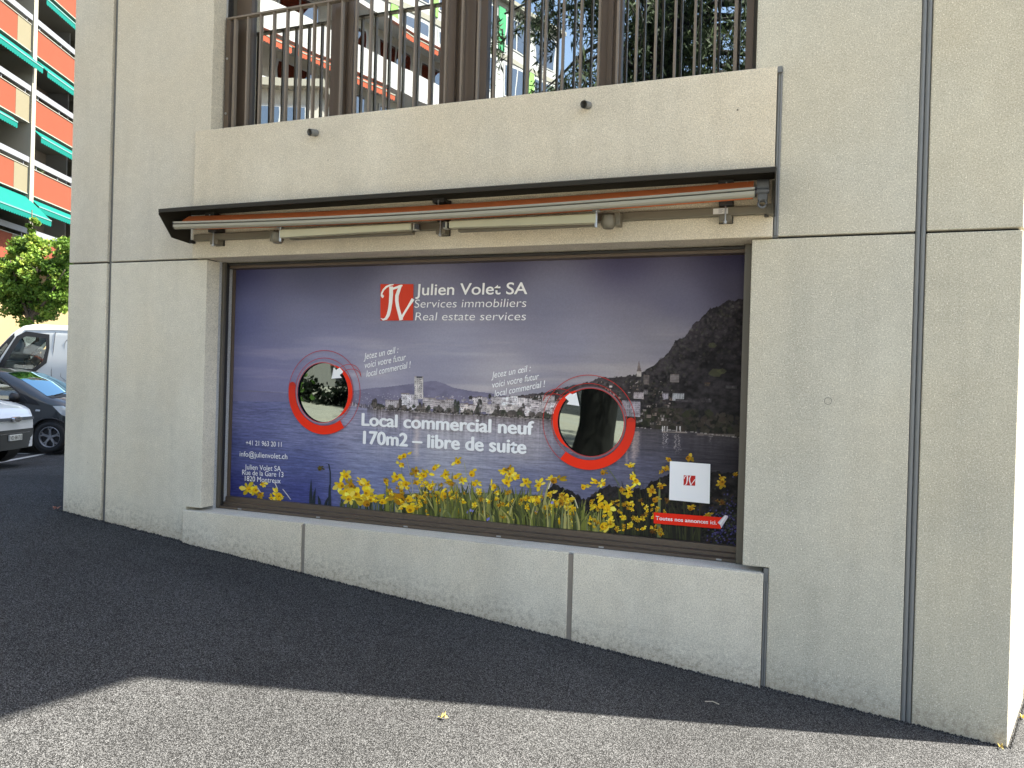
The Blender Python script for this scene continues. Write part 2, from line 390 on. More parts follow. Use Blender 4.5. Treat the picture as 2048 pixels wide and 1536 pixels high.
# ---- balcony railing in front of the upper window
RL = empty('window_railing', parent=B)
yr = .10; ztop = 3.997
box('top_rail',(-4.60,yr-.006,ztop-.012),(-1.19,yr+.030,ztop),M['brown_rail'],RL,.001)
box('bottom_rail',(-4.60,yr+.004,ZP-.012),(-1.19,yr+.024,ZP+.004),M['brown_rail'],RL)
for k in range(32):
    x = CAM.x+(-4.469+k*.1029-CAM.x)*1.0177 ; wd = .012 if 0<k<31 else .018
    box('baluster',(x-wd/2,yr,ZP-.02),(x+wd/2,yr+.024,ztop-.012),M['brown_rail'],RL)
for x in (-4.585,-1.215):
    box('rail_post',(x-.015,yr-.002,ZP-.02),(x+.02,yr+.035,ztop-.0125),M['brown'],RL)
for zz in (3.35,3.72): MB().tube([(-4.585,yr-.006,zz),(-4.585,yr,zz)],.008,8).build('screw',M['steel'],RL)

# ------------------------------------------------------------------ folding arm awning
A = empty('folding_awning',(-2.9,-.03,2.5)); 
tag(A,'closed folding arm awning with orange canvas roll under a dark cover, above the shop poster','awning')
def ab(name,a,b,mat,bv=.002,par=None): 
    o = box(name,a,b,mat,None,bv); o.parent = par or A
    if par is None: o.matrix_parent_inverse = Matrix.Translation((2.9,.03,-2.5))
    return o
def apart(mb,name,mat,par=None,bevel=0):
    o = mb.build(name,mat,None,bevel); o.parent = par or A
    if par is None: o.matrix_parent_inverse = Matrix.Translation((2.9,.03,-2.5))
    return o
cx0,cx1 = -4.735,-1.058
XM = -2.9
def sag(x): return .024*((x-XM)/1.75)**2-.012
def long_section(sec, x0, x1, n=14):                                 # a section in (y, z) swept along x with a slight sag
    mb = MB(); m_ = len(sec); vs = []
    for i in range(n+1):
        x = x0+(x1-x0)*i/n; vs += [(x,p[0],p[1]+sag(x)) for p in sec]
    mb.add(vs,[(i*m_+k,i*m_+(k+1)%m_,(i+1)*m_+(k+1)%m_,(i+1)*m_+k) for i in range(n) for k in range(m_)])
    mb.add(vs[:m_],[tuple(range(m_-1,-1,-1))]); mb.add(vs[-m_:],[tuple(range(m_))]); return mb
cov = MB().prismx([(-.031,2.640),(-.031,2.703),(-.306,2.622),(-.306,2.600),(-.301,2.600),(-.301,2.614),(-.036,2.695),(-.036,2.640)], cx0, cx1)
apart(cov,'cover_plate',M['cover'])
endp = [(-.034,2.690),(-.298,2.612),(-.306,2.590),(-.195,2.462),(-.034,2.452)]
for x in (cx0,cx1-.005):
    apart(MB().prismx(endp,x+.0005,x+.0045),'end_plate',M['cover'])
# canvas roll and the sheet running over to the front bar
rz_,ry_ = 2.553,-.135; rr = .042
circ_ = [(ry_+rr*math.cos(t),rz_+rr*math.sin(t)) for t in np.linspace(0,2*math.pi,29)[:-1]]
rl_ = long_section(circ_,-4.60,-1.165); rl_.sm=[True]*(len(rl_.sm)-2)+[False,False]
apart(rl_,'canvas_roll',M['orange_fab'])
sh = MB(); pr = [(ry_-.012,rz_+rr-.0005),(-.19,2.565),(-.235,2.524)]
for i in range(14):
    xa=-4.64+3.48*i/14; xb=-4.64+3.48*(i+1)/14
    for (a,b),(c,d) in zip(pr[:2],pr[1:3]): sh.add([(xa,a,b+sag(xa)),(xb,a,b+sag(xb)),(xb,c,d+sag(xb)),(xa,c,d+sag(xa))],[(0,1,2,3)],True)
apart(sh,'canvas_sheet',M['orange_fab'])
for x in (-4.28,-3.45,-2.62,-1.98,-1.19):                            # canvas seams
    apart(MB().tube([(x,ry_+(rr+.0005)*math.cos(t),rz_+sag(x)+(rr+.0005)*math.sin(t)) for t in np.linspace(1.9,4.4,16)],.0016,5),'canvas_seam',paint('seam_thread',(.66,.27,.14),.8))
# ribbed front bar
FB = [(-.262,2.536),(-.228,2.540),(-.222,2.520),(-.228,2.494),(-.245,2.490),(-.256,2.494),(-.262,2.502),(-.263,2.517),(-.252,2.519),(-.252,2.523),(-.263,2.525)]
apart(long_section(FB,-4.655,-1.152),'front_bar',M['alu'])
apart(long_section([(-.2535,2.519),(-.2515,2.519),(-.2515,2.523),(-.2535,2.523)],-4.654,-1.153),'front_bar_groove',M['black'])
for x in (-4.663,-1.1515): apart(MB().prismx([(p[0],p[1]+sag(x)) for p in FB],x,x+.008),'front_bar_cap',M['black'])
# torsion tube with its brackets
TZ = 2.481
apart(MB().box((-4.66,-.082,TZ-.021),(-1.076,-.042,TZ+.021)),'torsion_tube',M['tube'],bevel=.003)
for px in (432,884,1451):
    x = wall(px,440,-.08).x
    br = empty('wall_bracket',parent=A); br.location = (x+2.9,0,0)
    def bb(name,a,b,mat,bv=.002):
        return box(name,a,b,mat,br,bv)
    dz = TZ-2.5
    bb('bracket_plate',(-.035,-.010,dz-.055),(.035,-.001,dz+.15),M['black'])
    bb('bracket_foot',(-.030,-.066,dz-.052),(.030,-.010,dz-.0225),M['tube'])
    bb('bracket_block',(-.036,-.11,dz+.118),(.036,-.010,dz+.142),M['black'])
    bb('bracket_block',(-.032,-.085,dz+.024),(.032,-.010,dz+.045),M['black'])
    MB().tube([(0,-.070,dz-.052),(0,-.070,dz+.05)],.0040,8).build('clamp_bolt',M['steel'],br)
    MB().tube([(0,-.070,dz-.066),(0,-.070,dz-.053)],.010,6).build('bolt_nut',M['steel'],br)
    bb('clamp_jaw',(-.022,-.080,dz+.046),(.022,-.045,dz+.054),M['steel'])
    MB().tube([(0.004,-.112,dz+.10),(0.004,-.112,dz+.13)],.004,6).build('set_screw',M['steel'],br)
# the two folded arms
def arm(x0,x1,flip):
    ar = empty('folding_arm',parent=A); ar.location = (0,0,0)
    T = Matrix.Translation((2.9,.03,-2.5))
    def q(mb,n,mat,bv=0):
        o = mb.build(n,mat,ar,bv); o.matrix_parent_inverse = T; return o
    s_ = x0 if flip<0 else x1; e_ = x1 if flip<0 else x0
    d = -1 if flip<0 else 1
    zt_ = 2.476; q(MB().prism([(x0,2.426 if flip<0 else 2.436),(x1,2.436 if flip<0 else 2.426),(x1,zt_),(x0,zt_)],-.205,-.165),'arm_profile',M['arm'],.005)
    q(MB().box((e_-d*.025-.012,-.203,2.434),(e_-d*.025+.012,-.163,2.474)),'elbow_cap',M['alu'],.004)
    q(MB().box((min(x0,x1)+.03,-.150,2.425),(max(x0,x1)-.02,-.110,2.445)),'rear_arm_profile',M['tube'],.004)
    q(MB().tube([(s_+d*.055,-.150,2.405),(s_+d*.055,-.150,2.425),(s_+d*.055,-.150,2.47)],[.026,.040,.034],16),'shoulder_joint',M['tube'],0)
    q(MB().box((s_+d*.10-.016,-.150,2.42),(s_+d*.10+.016,-.085,2.49)),'shoulder_link',M['tube'],.004)
    q(MB().tube([(s_,-.195,2.405),(s_,-.195,2.490)],.008,10),'hinge_pin',M['steel'])
    q(MB().box((s_-.018,-.21,2.486),(s_+.018,-.175,2.492)),'hinge_plate',M['steel'])
    q(MB().tube([(e_-d*.03,-.185,2.440),(e_-d*.03,-.185,2.470)],.020,12),'elbow_joint',M['black'])
arm(wall(560,462,-.2).x, wall(822,455,-.2).x, -1)
arm(wall(898,455,-.2).x, wall(1192,436,-.2).x, 1)
# crank gear on the right end
gr = MB(); gx_ = -1.118
gr.tube([(gx_-.028,-.15,2.575),(gx_+.028,-.15,2.575)],.034,18).box((gx_-.022,-.185,2.505),(gx_+.022,-.12,2.57))
gr.tube([(gx_-.030,-.19,2.545),(gx_+.030,-.19,2.545)],.012,10)
apart(gr,'crank_gear',M['gear'])
e = [(gx_+.019*math.cos(t),-.175,2.490+.021*math.sin(t)) for t in np.linspace(0,6.283,20)]
apart(MB().tube(e,.006,8,False),'crank_eye',M['gear'])
apart(MB().box((-1.078,-.09,2.45),(-1.066,-.035,2.62)),'side_bracket',M['tube'],bevel=.002)
apart(MB().box((-1.100,-.088,2.455),(-1.072,-.036,2.507)),'tube_end',M['tube'],bevel=.002)
x = wall(1438,424,-.1).x
lb = apart(MB().box((x-.030,-.0835,2.468),(x+.042,-.0825,2.496)),'type_label',paint('white_sticker',(.62,.62,.60),.6))
mbs = MB()
for k in range(4): mbs.box((x-.004,-.0840,2.4735+k*.0052),(x+.012+.006*(k%2),-.0836,2.4750+k*.0052))
apart(mbs,'label_lines',M['gear'])
for x in (-4.70,-1.10):
    apart(MB().box((x-.01,-.07,2.45),(x+.01,-.033,2.47)),'corner_clip',M['black'])
# ------------------------------------------------------------------ the printed window film
PO = empty('window_poster',(-2.9,YP,.73))
tag(PO,'large printed lake view with daffodils and two red ringed peepholes on the shop window','poster')
PINV = Matrix.Translation((2.9,-YP,-.73))
def lin(c):
    c = np.asarray(c,float)/255.; return np.where(c<=.04045,c/12.92,((c+.055)/1.055)**2.4)
LAY = [0]
def layer(): LAY[0] += 1; return YP-.0005-.00035*LAY[0]
def pw(px,py):
    p = wall(px,py,YP); return (p.x,p.z)
def pchild(o,par=None):
    o.parent = par or PO
    if par is None: o.matrix_parent_inverse = PINV
    return o
class Ink:                                                           # flat printed shapes, one colour each
    def __init__(s): s.v=[]; s.f=[]; s.c=[]
    def poly(s,pts,col,y):
        n=len(s.v); s.v+=[(p[0],y,p[1]) for p in pts]; s.f.append(tuple(range(n,n+len(pts)))); s.c+=[tuple(np.clip(lin(col)*1.2,0,.9))+(1.,)]*len(pts)
    def strip(s,L,Rr,col,y):
        for i in range(len(L)-1): s.poly([L[i],Rr[i],Rr[i+1],L[i+1]],col,y)
    def build(s,name,par=None,mat=None):
        me=bpy.data.meshes.new(name); me.from_pydata(s.v,[],s.f)
        bm=bmesh.new(); bm.from_mesh(me); bmesh.ops.triangulate(bm,faces=[f for f in bm.faces if len(f.verts)>4]); bm.to_mesh(me); bm.free()
        at_=me.color_attributes.new('print','FLOAT_COLOR','POINT'); at_.data.foreach_set('color',np.array(s.c,np.float32).ravel())
        return pchild(link(name,me,mat or M['ink']),par)
x0p,x1p,z0p,z1p = -4.604,-1.200,.742,2.330
DX = .0033; NU=int((x1p-x0p)/DX); NV=int((z1p-z0p)/DX)
ux = x0p+(np.arange(NU)+.5)*DX; vz = z0p+(np.arange(NV)+.5)*DX
UX,VZ = np.meshgrid(ux,vz)
# photo pixel of every print cell (only used to look positions up in the drawing lists)
q0 = UX-CAM.x; q1 = (YP-CAM.y); q2 = VZ-CAM.z
den = q0*fw.x+q1*fw.y+q2*fw.z
PX = 1024+F*(q0*rt.x+q1*rt.y+q2*rt.z)/den; PY = 768-F*(q0*up.x+q1*up.y+q2*up.z)/den
def vnoise(w,h,cx,cy,rg):                                            # smooth value noise, cell sizes in print cells
    gw,gh = int(w/cx)+3,int(h/cy)+3; gq = rg.random((gh,gw))
    xs = np.arange(w)/cx; ys = np.arange(h)/cy; xi=xs.astype(int); yi=ys.astype(int); fx=xs-xi; fy=ys-yi
    fx=fx*fx*(3-2*fx); fy=fy*fy*(3-2*fy)
    a=gq[np.ix_(yi,xi)]; b=gq[np.ix_(yi,xi+1)]; c=gq[np.ix_(yi+1,xi)]; d=gq[np.ix_(yi+1,xi+1)]
    return (a*(1-fx)+b*fx)*(1-fy)[:,None]+(c*(1-fx)+d*fx)*fy[:,None]
def fbm(cx,cy,octs=4):
    r=0; amp=1; tot=0
    for k in range(octs): r=r+amp*vnoise(NU,NV,max(cx/2**k,1),max(cy/2**k,1),rng); tot+=amp; amp*=.55
    return r/tot
def idw(pts,p=2.2,asp=1.):
    num=np.zeros((NV,NU,3)); wt=np.zeros((NV,NU))
    for x,y,c in pts:
        d=((PX-x)**2+((PY-y)*asp)**2+900.)**(-p/2*1.)
        num+=d[...,None]*np.array(c,float); wt+=d
    return num/wt[...,None]
img = idw([(480,535,(56,57,98)),(480,640,(82,86,128)),(480,740,(98,99,140)),(620,540,(74,76,104)),(700,530,(76,76,100)),(1000,520,(74,72,98)),(1250,515,(66,62,92)),
  (1470,510,(50,46,76)),(1470,570,(66,62,82)),(600,640,(104,106,136)),(800,600,(112,112,134)),(1100,600,(104,104,126)),(1350,600,(88,86,108)),(900,680,(130,129,148)),(1150,680,(120,118,136)),
  (650,700,(120,120,148)),(550,760,(108,106,142)),(750,740,(142,138,154)),(1000,745,(146,141,150)),(1200,720,(126,122,132)),(1330,670,(112,108,118)),(1260,735,(122,117,124))],2.6,1.3)
cl = fbm(260,22,5); img += (np.clip((cl-.52)*5,0,1)*np.clip((PY-600)/120,0,1))[...,None]*np.array([15,12,6.])
cl2 = fbm(90,9,4); img += ((cl2-.5)*9*np.clip((PY-600)/100,0,1))[...,None]
def fill(poly, col, k=1., soft=None):
    p=np.array(poly,float); x,y=PX,PY; m_=np.zeros(x.shape,bool)
    sel=(x>p[:,0].min()-1)&(x<p[:,0].max()+1)&(y>p[:,1].min()-1)&(y<p[:,1].max()+1)
    xs=x[sel]; ys=y[sel]; ins=np.zeros(xs.shape,bool)
    for i in range(len(p)):
        ax,ay=p[i]; bx,by=p[(i+1)%len(p)]
        if ay==by: continue
        c=((ay>ys)!=(by>ys))&(xs<(bx-ax)*(ys-ay)/(by-ay)+ax); ins^=c
    m_[sel]=ins
    if col is not None:
        cc=col[m_] if (hasattr(col,'shape') and col.ndim==3) else np.array(col,float)
        img[m_]=img[m_]*(1-k)+cc*k
    return m_
def prect(x0,x1,y0,y1,col,k=1.):                                     # slight tilt like the printed horizontals
    return fill([(x0,y0),(x1,y0+(x1-x0)*.03),(x1,y1+(x1-x0)*.03),(x0,y1)],col,k)
WL = [(440,801),(560,803),(640,806),(700,811),(742,818),(817,823),(919,829),(1012,834),(1117,840),(1200,848),(1292,856),(1371,862),(1490,876)]
wy = np.interp(PX,[a for a,b in WL],[b for a,b in WL])
# distant hills, hazy
hn = fbm(26,10,4); hills = np.array([104,100,124.])+((hn-.5)*34)[...,None]
fill([(440,781),(500,780),(577,786),(640,789),(700,782),(748,775),(769,774),(800,770),(829,766),(858,762),(871,761),(890,767),(908,775),(940,781),(992,787),(1060,800),(1060,840),(700,822),(440,803)],hills,.95)
left = np.clip((690-PX)/120,0,1)[...,None]; m_ = fill([(440,781),(577,786),(720,780),(720,812),(440,803)],None); 
img = np.where(m_[...,None],img*(1-left*.75)+np.array([100,99,138.])*left*.75,img)
rr_=random.Random(3)
for i in range(420):
    x=rr_.uniform(705,1050); y=rr_.uniform(783,808)+(x-700)*.03; s=rr_.uniform(.6,1.8)
    if rr_.random()<.6: prect(x,x+s*1.6,y,y+s*.7,(158,152,160),.7)
# wooded hill on the right
rn = fbm(9,7,5); rn2 = fbm(70,50,3)
hill = (np.array([44,41,43.])+ (1-np.clip((PY-600)/200,0,1))[...,None]*np.array([2,0,4.])+np.clip((1420-PX)/260,0,1)[...,None]*np.array([26,22,22.]))*(.55+.9*rn)[...,None]*(.75+.5*rn2)[...,None]
S=[(1492,594),(1470,602),(1458,598),(1440,611),(1421,617),(1400,640),(1386,650),(1372,672),(1351,682),(1340,702),(1325,716),(1302,736),(1290,741),(1277,748),(1243,753),(1198,755),(1178,764),(1148,769),(1120,777),(1094,783),(1050,789),(1000,794)]
Sr=[]
for (a,b),(c,d) in zip(S[:-1],S[1:]):
    n=max(2,int(abs(a-c)/3))
    for i in range(n): t=i/n; Sr.append((a+(c-a)*t, b+(d-b)*t+rr_.uniform(-2.6,2.2)*(1 if a>1260 else .7)))
fill(Sr+[(1000,835),(1117,841),(1292,857),(1371,864),(1492,878)],hill,1.)
for i in range(900):                                                 # paler tree tops on the ridge
    x=rr_.uniform(1230,1480); ys=np.interp(x,[p[0] for p in S[::-1]],[p[1] for p in S[::-1]]); y=ys+abs(rr_.gauss(0,55)); r=rr_.uniform(1.2,4)
    c=rr_.choice([(82,78,78),(52,50,50),(70,66,60),(96,92,88),(66,72,46)])
    fill([(x+r*math.cos(t)*rr_.uniform(.6,1.2),y+r*math.sin(t)*rr_.uniform(.6,1.2)) for t in np.linspace(0,5.6,8)],c,.24)
for x,y,r in ((1425,690,9),(1432,745,14),(1445,742,9)): fill([(x+r*math.cos(t)*rr_.uniform(.7,1.2),y+r*.6*math.sin(t)) for t in np.linspace(0,5.9,12)],(78,80,50),.6)
# shore trees dark on the right
for i in range(330):
    x=rr_.uniform(1255,1488); yb=np.interp(x,[a for a,b in WL],[b for a,b in WL]); y=yb-rr_.uniform(0,42)*(1 if x>1290 else .6); r=rr_.uniform(3,9)
    c=rr_.choice([(46,46,38),(58,54,46),(38,38,34),(72,64,56),(54,58,40),(64,54,48)])
    fill([(x+r*math.cos(t)*rr_.uniform(.6,1.2),min(yb,y+r*math.sin(t)*rr_.uniform(.6,1.2))) for t in np.linspace(0,5.6,9)],c,.75)
def house(x0,x1,y0,y1,col=(196,184,182),win=True,roof=None,k=1.):
    g_=rr_.uniform(.90,1.04); col=tuple(c*g_ for c in col); n=max(1,int((x1-x0)/rr_.uniform(9,14))); e=[x0+(x1-x0)*i/n for i in range(n+1)]
    for a,b in zip(e[:-1],e[1:]):
        top=y0+rr_.uniform(-1.5,2.2)*(n>1); g_=rr_.uniform(.86,1.06); cc=tuple(c*g_ for c in col); prect(a,b,top,y1,cc,k)
        rc=roof or rr_.choice([(110,100,104),(128,112,106),(92,86,92),(150,140,140)])
        if top+2<y1: prect(a-.3,b+.3,top-1.2,top+.5,rc)
        if not win: continue
        st=rr_.choice(['band','grid','grid','tall']); h=y1-top; rows=max(1,int(h/3.6))
        for r in range(rows):
            yy=top+1.2+r*(h-1.)/rows
            if st=='band': prect(a+.6,b-.5,yy,yy+1.3,(104,96,102),.8)
            else:
                m_=max(1,int((b-a)/(2.9 if st=='grid' else 4.2)))
                for q in range(m_): xx=a+.8+q*(b-a-.8)/m_; prect(xx,xx+rr_.uniform(1.0,1.7),yy,yy+rr_.uniform(1.5,2.2),rr_.choice([(92,86,94),(72,68,76),(112,104,110)]),.85)
        prect(b-.6,b,top,y1,tuple(c*.78 for c in cc),.7)
snap=img.copy()
# hillside town
for i in range(330):
    x=rr_.uniform(1010,1345); lo=np.interp(x,[p[0] for p in S[::-1]],[p[1] for p in S[::-1]])+4; hi=np.interp(x,[a for a,b in WL],[b for a,b in WL])-12
    if hi<=lo: continue
    y=rr_.uniform(lo,hi) if x<1240 else rr_.uniform(max(lo,758),hi); s=rr_.uniform(2,6)*(1+(y-760)/110)
    c=rr_.choice([(186,172,168),(168,152,148),(150,128,116),(196,186,184),(140,120,112),(90,80,78),(74,70,66),(70,68,62)])
    prect(x,x+s,y,y+s*.55,c,.9)
    if rr_.random()<.5: prect(x,x+s,y-1.3,y+.2,(100,82,78),.8)
    if rr_.random()<.5: prect(x+.5,x+s-.5,y+s*.2,y+s*.38,(92,84,88),.7)
    if rr_.random()<.75:
        r=rr_.uniform(1.5,4); fill([(x+r*math.cos(t)+3,y+2+r*math.sin(t)) for t in np.linspace(0,5.5,8)],rr_.choice([(58,56,48),(72,66,58),(48,50,44)]),.85)
for b in ((1268,1288,783,797,(190,176,178),True,(92,78,78)),(1245,1281,800,832,(186,176,186),True,(84,80,92)),(1326,1337,786,798,(158,150,160),True,None),(1346,1369,786,801,(196,196,200),True,(110,104,108)),
          (1341,1359,748,764,(150,138,134),True,(96,80,72)),(1410,1420,766,772,(104,90,78),True,(96,74,58)),(1452,1474,771,776,(92,88,90),True,None),(1352,1424,797,804,(84,77,80),True,(66,60,62)),
          (1274,1283,741,752,(168,156,150),False,None),(1288,1299,750,768,(150,134,126),True,None),(1288,1296,780,788,(160,150,148),True,None)): house(*b)
fill([(1278.5,720),(1274,742),(1283.4,742)],(128,112,108))
# lakeside town
for b in ((771,798,800,817,(184,174,176),True,(120,108,112)),(803,819,787,816,(206,200,204),True,None),(818,837,788,818,(192,184,190),True,(150,144,148)),(846,872,796,817,(196,186,186),True,(130,118,116)),
          (867,908,799,823,(190,178,178),True,(128,112,106)),(921,953,808,824,(194,180,174),True,(122,100,92)),(946,975,793,809,(206,196,196),True,(96,86,92)),(954,976,806,823,(180,168,166),True,None),
          (983,1006,793,810,(200,190,192),True,(96,88,94)),(1004,1036,791,810,(212,204,206),True,(104,96,102)),(973,1038,809,826,(206,194,190),True,(160,148,144)),(1036,1065,796,816,(206,196,196),True,(90,82,88)),
          (1050,1088,812,834,(206,194,194),True,(120,108,110)),(1064,1090,800,813,(188,176,176),True,(94,86,88)),(1079,1122,803,828,(200,188,188),True,(100,88,90)),(1085,1110,790,803,(180,170,170),True,(90,80,82))): house(*b)
house(829.5,847,753,797,(200,192,188)); prect(833,845,752.4,755,(70,72,80)); 
for k in range(10): prect(841,843.4,758+k*3.7,760+k*3.7,(110,102,104),.9)
def blob(x,y,rx,ry,c,k=.95): fill([(x+rx*math.cos(t)*rr_.uniform(.75,1.15),y+ry*math.sin(t)*rr_.uniform(.75,1.15)) for t in np.linspace(0,5.9,14)],c,k)
for x,y,rx,ry in ((748,807,5,10),(757,812,8,6),(765,813,7,5),(752,804,3,9),(801,806,4,13),(828,812,4,4),(841,812,3,9),(847,813,3,8),(858,815,4,6),(878,815,3,7),(911,812,4,15),(917,812,3.4,14),(960,808,6,11),(955,818,4,6),
  (997,815,3,9),(1003,823,10,5),(1025,826,14,6),(1043,822,8,9),(1047,814,4,9),(1070,834,12,4),(1100,833,12,6),(1115,832,10,8),(980,792,3,5),(942,795,4,5),(1140,830,14,12),(1165,838,14,10),(1230,835,14,12)):
    blob(x,y,rx,ry,rr_.choice([(74,68,66),(60,60,54),(84,76,72),(66,70,58)]))
for i in range(150):
    x=rr_.uniform(745,1125); yb=np.interp(x,[a for a,b in WL],[b for a,b in WL]); h=rr_.choice([rr_.uniform(2,7),rr_.uniform(2,7),rr_.uniform(7,15)]); blob(x,yb-h*.55,h*rr_.uniform(.25,.6),h*.6,rr_.choice([(74,68,64),(58,58,52),(92,82,76),(66,70,56),(104,94,88)]),rr_.uniform(.6,.95))
for i in range(90):
    x=rr_.uniform(850,1125); yb=np.interp(x,[a for a,b in WL],[b for a,b in WL])-rr_.uniform(18,36); prect(x,x+rr_.uniform(3,8),yb,yb+rr_.uniform(2,4),rr_.choice([(176,166,168),(150,140,142),(120,110,110),(86,80,82)]),.7) if yb>np.interp(x,[846,940,1000,1125],[792,789,787,772]) else None
for i in range(500):
    x=rr_.uniform(742,1125); yb=np.interp(x,[a for a,b in WL],[b for a,b in WL]); blob(x,yb-rr_.uniform(0,5),rr_.uniform(1,3),rr_.uniform(1,2.2),rr_.choice([(72,66,62),(98,88,82),(130,120,114),(58,56,50)]),.8)
for i in range(150):
    x=rr_.uniform(690,745); yb=np.interp(x,[a for a,b in WL],[b for a,b in WL]); prect(x,x+rr_.uniform(1,3),yb-rr_.uniform(1,9),yb,rr_.choice([(92,88,100),(84,80,92),(170,162,168),(120,112,122)]),.8)
tn=fbm(6,5,3); ch=np.abs(img-snap).max(-1)>14
img = np.where((ch&(PY<wy))[...,None],img*(.70+.50*tn)[...,None],img)
img = np.where((ch&(PY<wy)&(PX>1240))[...,None],img*.82,img)
# the lake
water = idw([(470,830,(92,94,136)),(470,900,(70,76,126)),(465,985,(44,48,112)),(600,870,(98,102,140)),(600,930,(72,80,130)),(600,990,(52,58,118)),(700,840,(128,126,148)),(760,900,(124,126,148)),(760,950,(96,104,142)),
  (900,880,(146,144,152)),(900,935,(128,130,148)),(1050,900,(140,136,144)),(1050,960,(92,96,128)),(1180,950,(86,88,118)),(1300,880,(70,66,72)),(1300,940,(78,78,98)),(1400,900,(58,54,60)),(1480,920,(44,41,46)),(1250,960,(86,86,110)),(1400,980,(52,50,56))],3.)
wv = fbm(34,1.7,4); wv2 = fbm(10,1.2,3)
wm = PY>wy
water = water*(1+(wv-.5)[...,None]*.36+(wv2-.5)[...,None]*.22)
below = PY-wy
vst = vnoise(NU,1,2.6,1,rng)[0][None,:]*.6+vnoise(NU,1,7,1,rng)[0][None,:]*.4
fade = np.exp(-below/34.)*np.clip((PX-735)/20,0,1)*np.clip((1300-PX)/60,0.15,1)
jit = (fbm(5,1.3,2)-.5)
ref = np.clip(vst+jit*.8,0,1)
water = water*(1-fade[...,None]*.85)+ (np.array([92,82,84.])+ (ref*118)[...,None]*np.array([1,.95,.95]))*fade[...,None]*.85
shore = np.exp(-below/9.)*(PX>735); water = water*(1-shore[...,None]*.55)+np.array([62,56,54.])*shore[...,None]*.55
for x,wd,y0,y1,c in ((834,9,832,925,(176,160,158)),(1254,5,866,935,(158,136,128)),(1268,9,862,930,(172,148,140)),(1276,4,862,915,(150,130,124)),(1328,1.2,866,902,(190,180,180)),(1334,1.2,866,900,(190,180,180)),(1352,1.6,868,910,(176,166,160)),(1359,1.4,868,910,(176,166,160)),(1422,1.5,870,890,(150,140,136))):
    kk = np.clip(1-abs(PX+jit*9-x)/wd,0,1)*((PY>y0)&(PY<y1))*np.clip((y1-PY)/18,0,1)*np.clip(.55+wv2*.7,0,1); water=water*(1-kk[...,None]*.8)+np.array(c,float)*kk[...,None]*.8
img = np.where(wm[...,None],water,img)
for x in (1325,1329,1334,1353,1360): prect(x,x+1.6,852,863,(176,170,168))
prect(1325,1375,862,864,(128,116,108)); prect(1395,1470,866,870,(110,98,92),.7)
for i in range(60): x=rr_.uniform(1270,1485); yb=np.interp(x,[a for a,b in WL],[b for a,b in WL]); prect(x,x+rr_.uniform(1,4),yb-1,yb+.6,(150,142,138),.7)
for i in range(120): x=rr_.uniform(745,1120); yb=np.interp(x,[a for a,b in WL],[b for a,b in WL]); prect(x,x+rr_.uniform(1,5),yb-1,yb+.2,(170,160,156),.6)
# flower bed in the foreground: dark mass with a ragged top
BT=[(1060,1030),(1085,1000),(1096,976),(1108,968),(1122,972),(1135,979),(1148,986),(1160,993),(1172,1000),(1186,990),(1200,978),(1215,970),(1237,974),(1262,980),(1290,974),(1307,960),(1330,950),(1370,945),(1412,942),(1440,944),(1474,946),(1492,946)]
BTr=[]
for (a,b),(c,d) in zip(BT[:-1],BT[1:]):
    n=max(2,int((c-a)/4))
    for i in range(n): t=i/n; BTr.append((a+(c-a)*t,b+(d-b)*t+rr_.uniform(-3.5,3.5)))
bn=fbm(8,8,4); bed=np.array([42,39,40.])*(.5+1.0*bn)[...,None]
fill(BTr+[(1492,1115),(1060,1060)],bed)
fill([(700,1000),(760,996),(830,985),(900,985),(1000,985),(1080,990),(1090,1070),(700,1030)],np.array([84,92,56.])*(.35+1.3*bn)[...,None],.85)
for i in range(900):
    x=rr_.uniform(1180,1485); y=rr_.uniform(985,1095); r=rr_.uniform(1,4)
    c=rr_.choice([(58,52,44),(30,28,32),(52,58,40),(70,50,40),(38,38,40)]); blob(x,y,r,r,c,.6)
for i in range(420):
    x=rr_.gauss(1455,22); y=rr_.gauss(1052,26); 
    if x<1486: blob(x,y,1.6,1.6,rr_.choice([(58,54,128),(74,70,140),(44,44,92),(70,80,50),(48,56,38)]),.8)
img *= (1+(fbm(1.5,1.5,1)-.5)*.05)[...,None]
img = np.clip(img,6,250); img = img*.82+img.mean(-1,keepdims=True)*np.array([.182,.180,.176])
# cells -> one flat mesh with the two peepholes left open
def circ(pl,pr,pt,pb):                                               # photo extremes -> centre and radius in metres
    cx_=(pl[0]+pr[0])/2; cy_=(pt[1]+pb[1])/2
    xa,_=pw(pl[0],cy_); xb,_=pw(pr[0],cy_); _,za=pw(cx_,pt[1]); _,zb=pw(cx_,pb[1])
    return ((xa+xb)/2,(za+zb)/2,((xb-xa)+(za-zb))/4)
GL=circ((597,0),(697.4,0),(0,724.5),(0,846)); GR=circ((1117,0),(1248,0),(0,775.8),(0,913.4))
hole = np.zeros((NV,NU),bool)
for c in (GL,GR): hole |= ((UX-c[0])**2+(VZ-c[1])**2) < (c[2]+.001)**2
vx = x0p+np.arange(NU+1)*DX; vzz = z0p+np.arange(NV+1)*DX
VX,VZ2 = np.meshgrid(vx,vzz); co_=np.stack([VX,np.full_like(VX,YP-.0003),VZ2],-1).reshape(-1,3)
jj,ii=np.nonzero(~hole); b0=jj*(NU+1)+ii
quads=np.stack([b0,b0+1,b0+NU+2,b0+NU+1],-1)
me=bpy.data.meshes.new('printed_lake_view'); me.vertices.add(len(co_)); me.vertices.foreach_set('co',co_.ravel().astype(np.float32))
me.loops.add(quads.size); me.loops.foreach_set('vertex_index',quads.ravel().astype(np.int32))
me.polygons.add(len(quads)); me.polygons.foreach_set('loop_start',(np.arange(len(quads))*4).astype(np.int32))
me.update(calc_edges=True)
pad=np.pad(img,((0,1),(0,1),(0,0)),mode='edge'); 
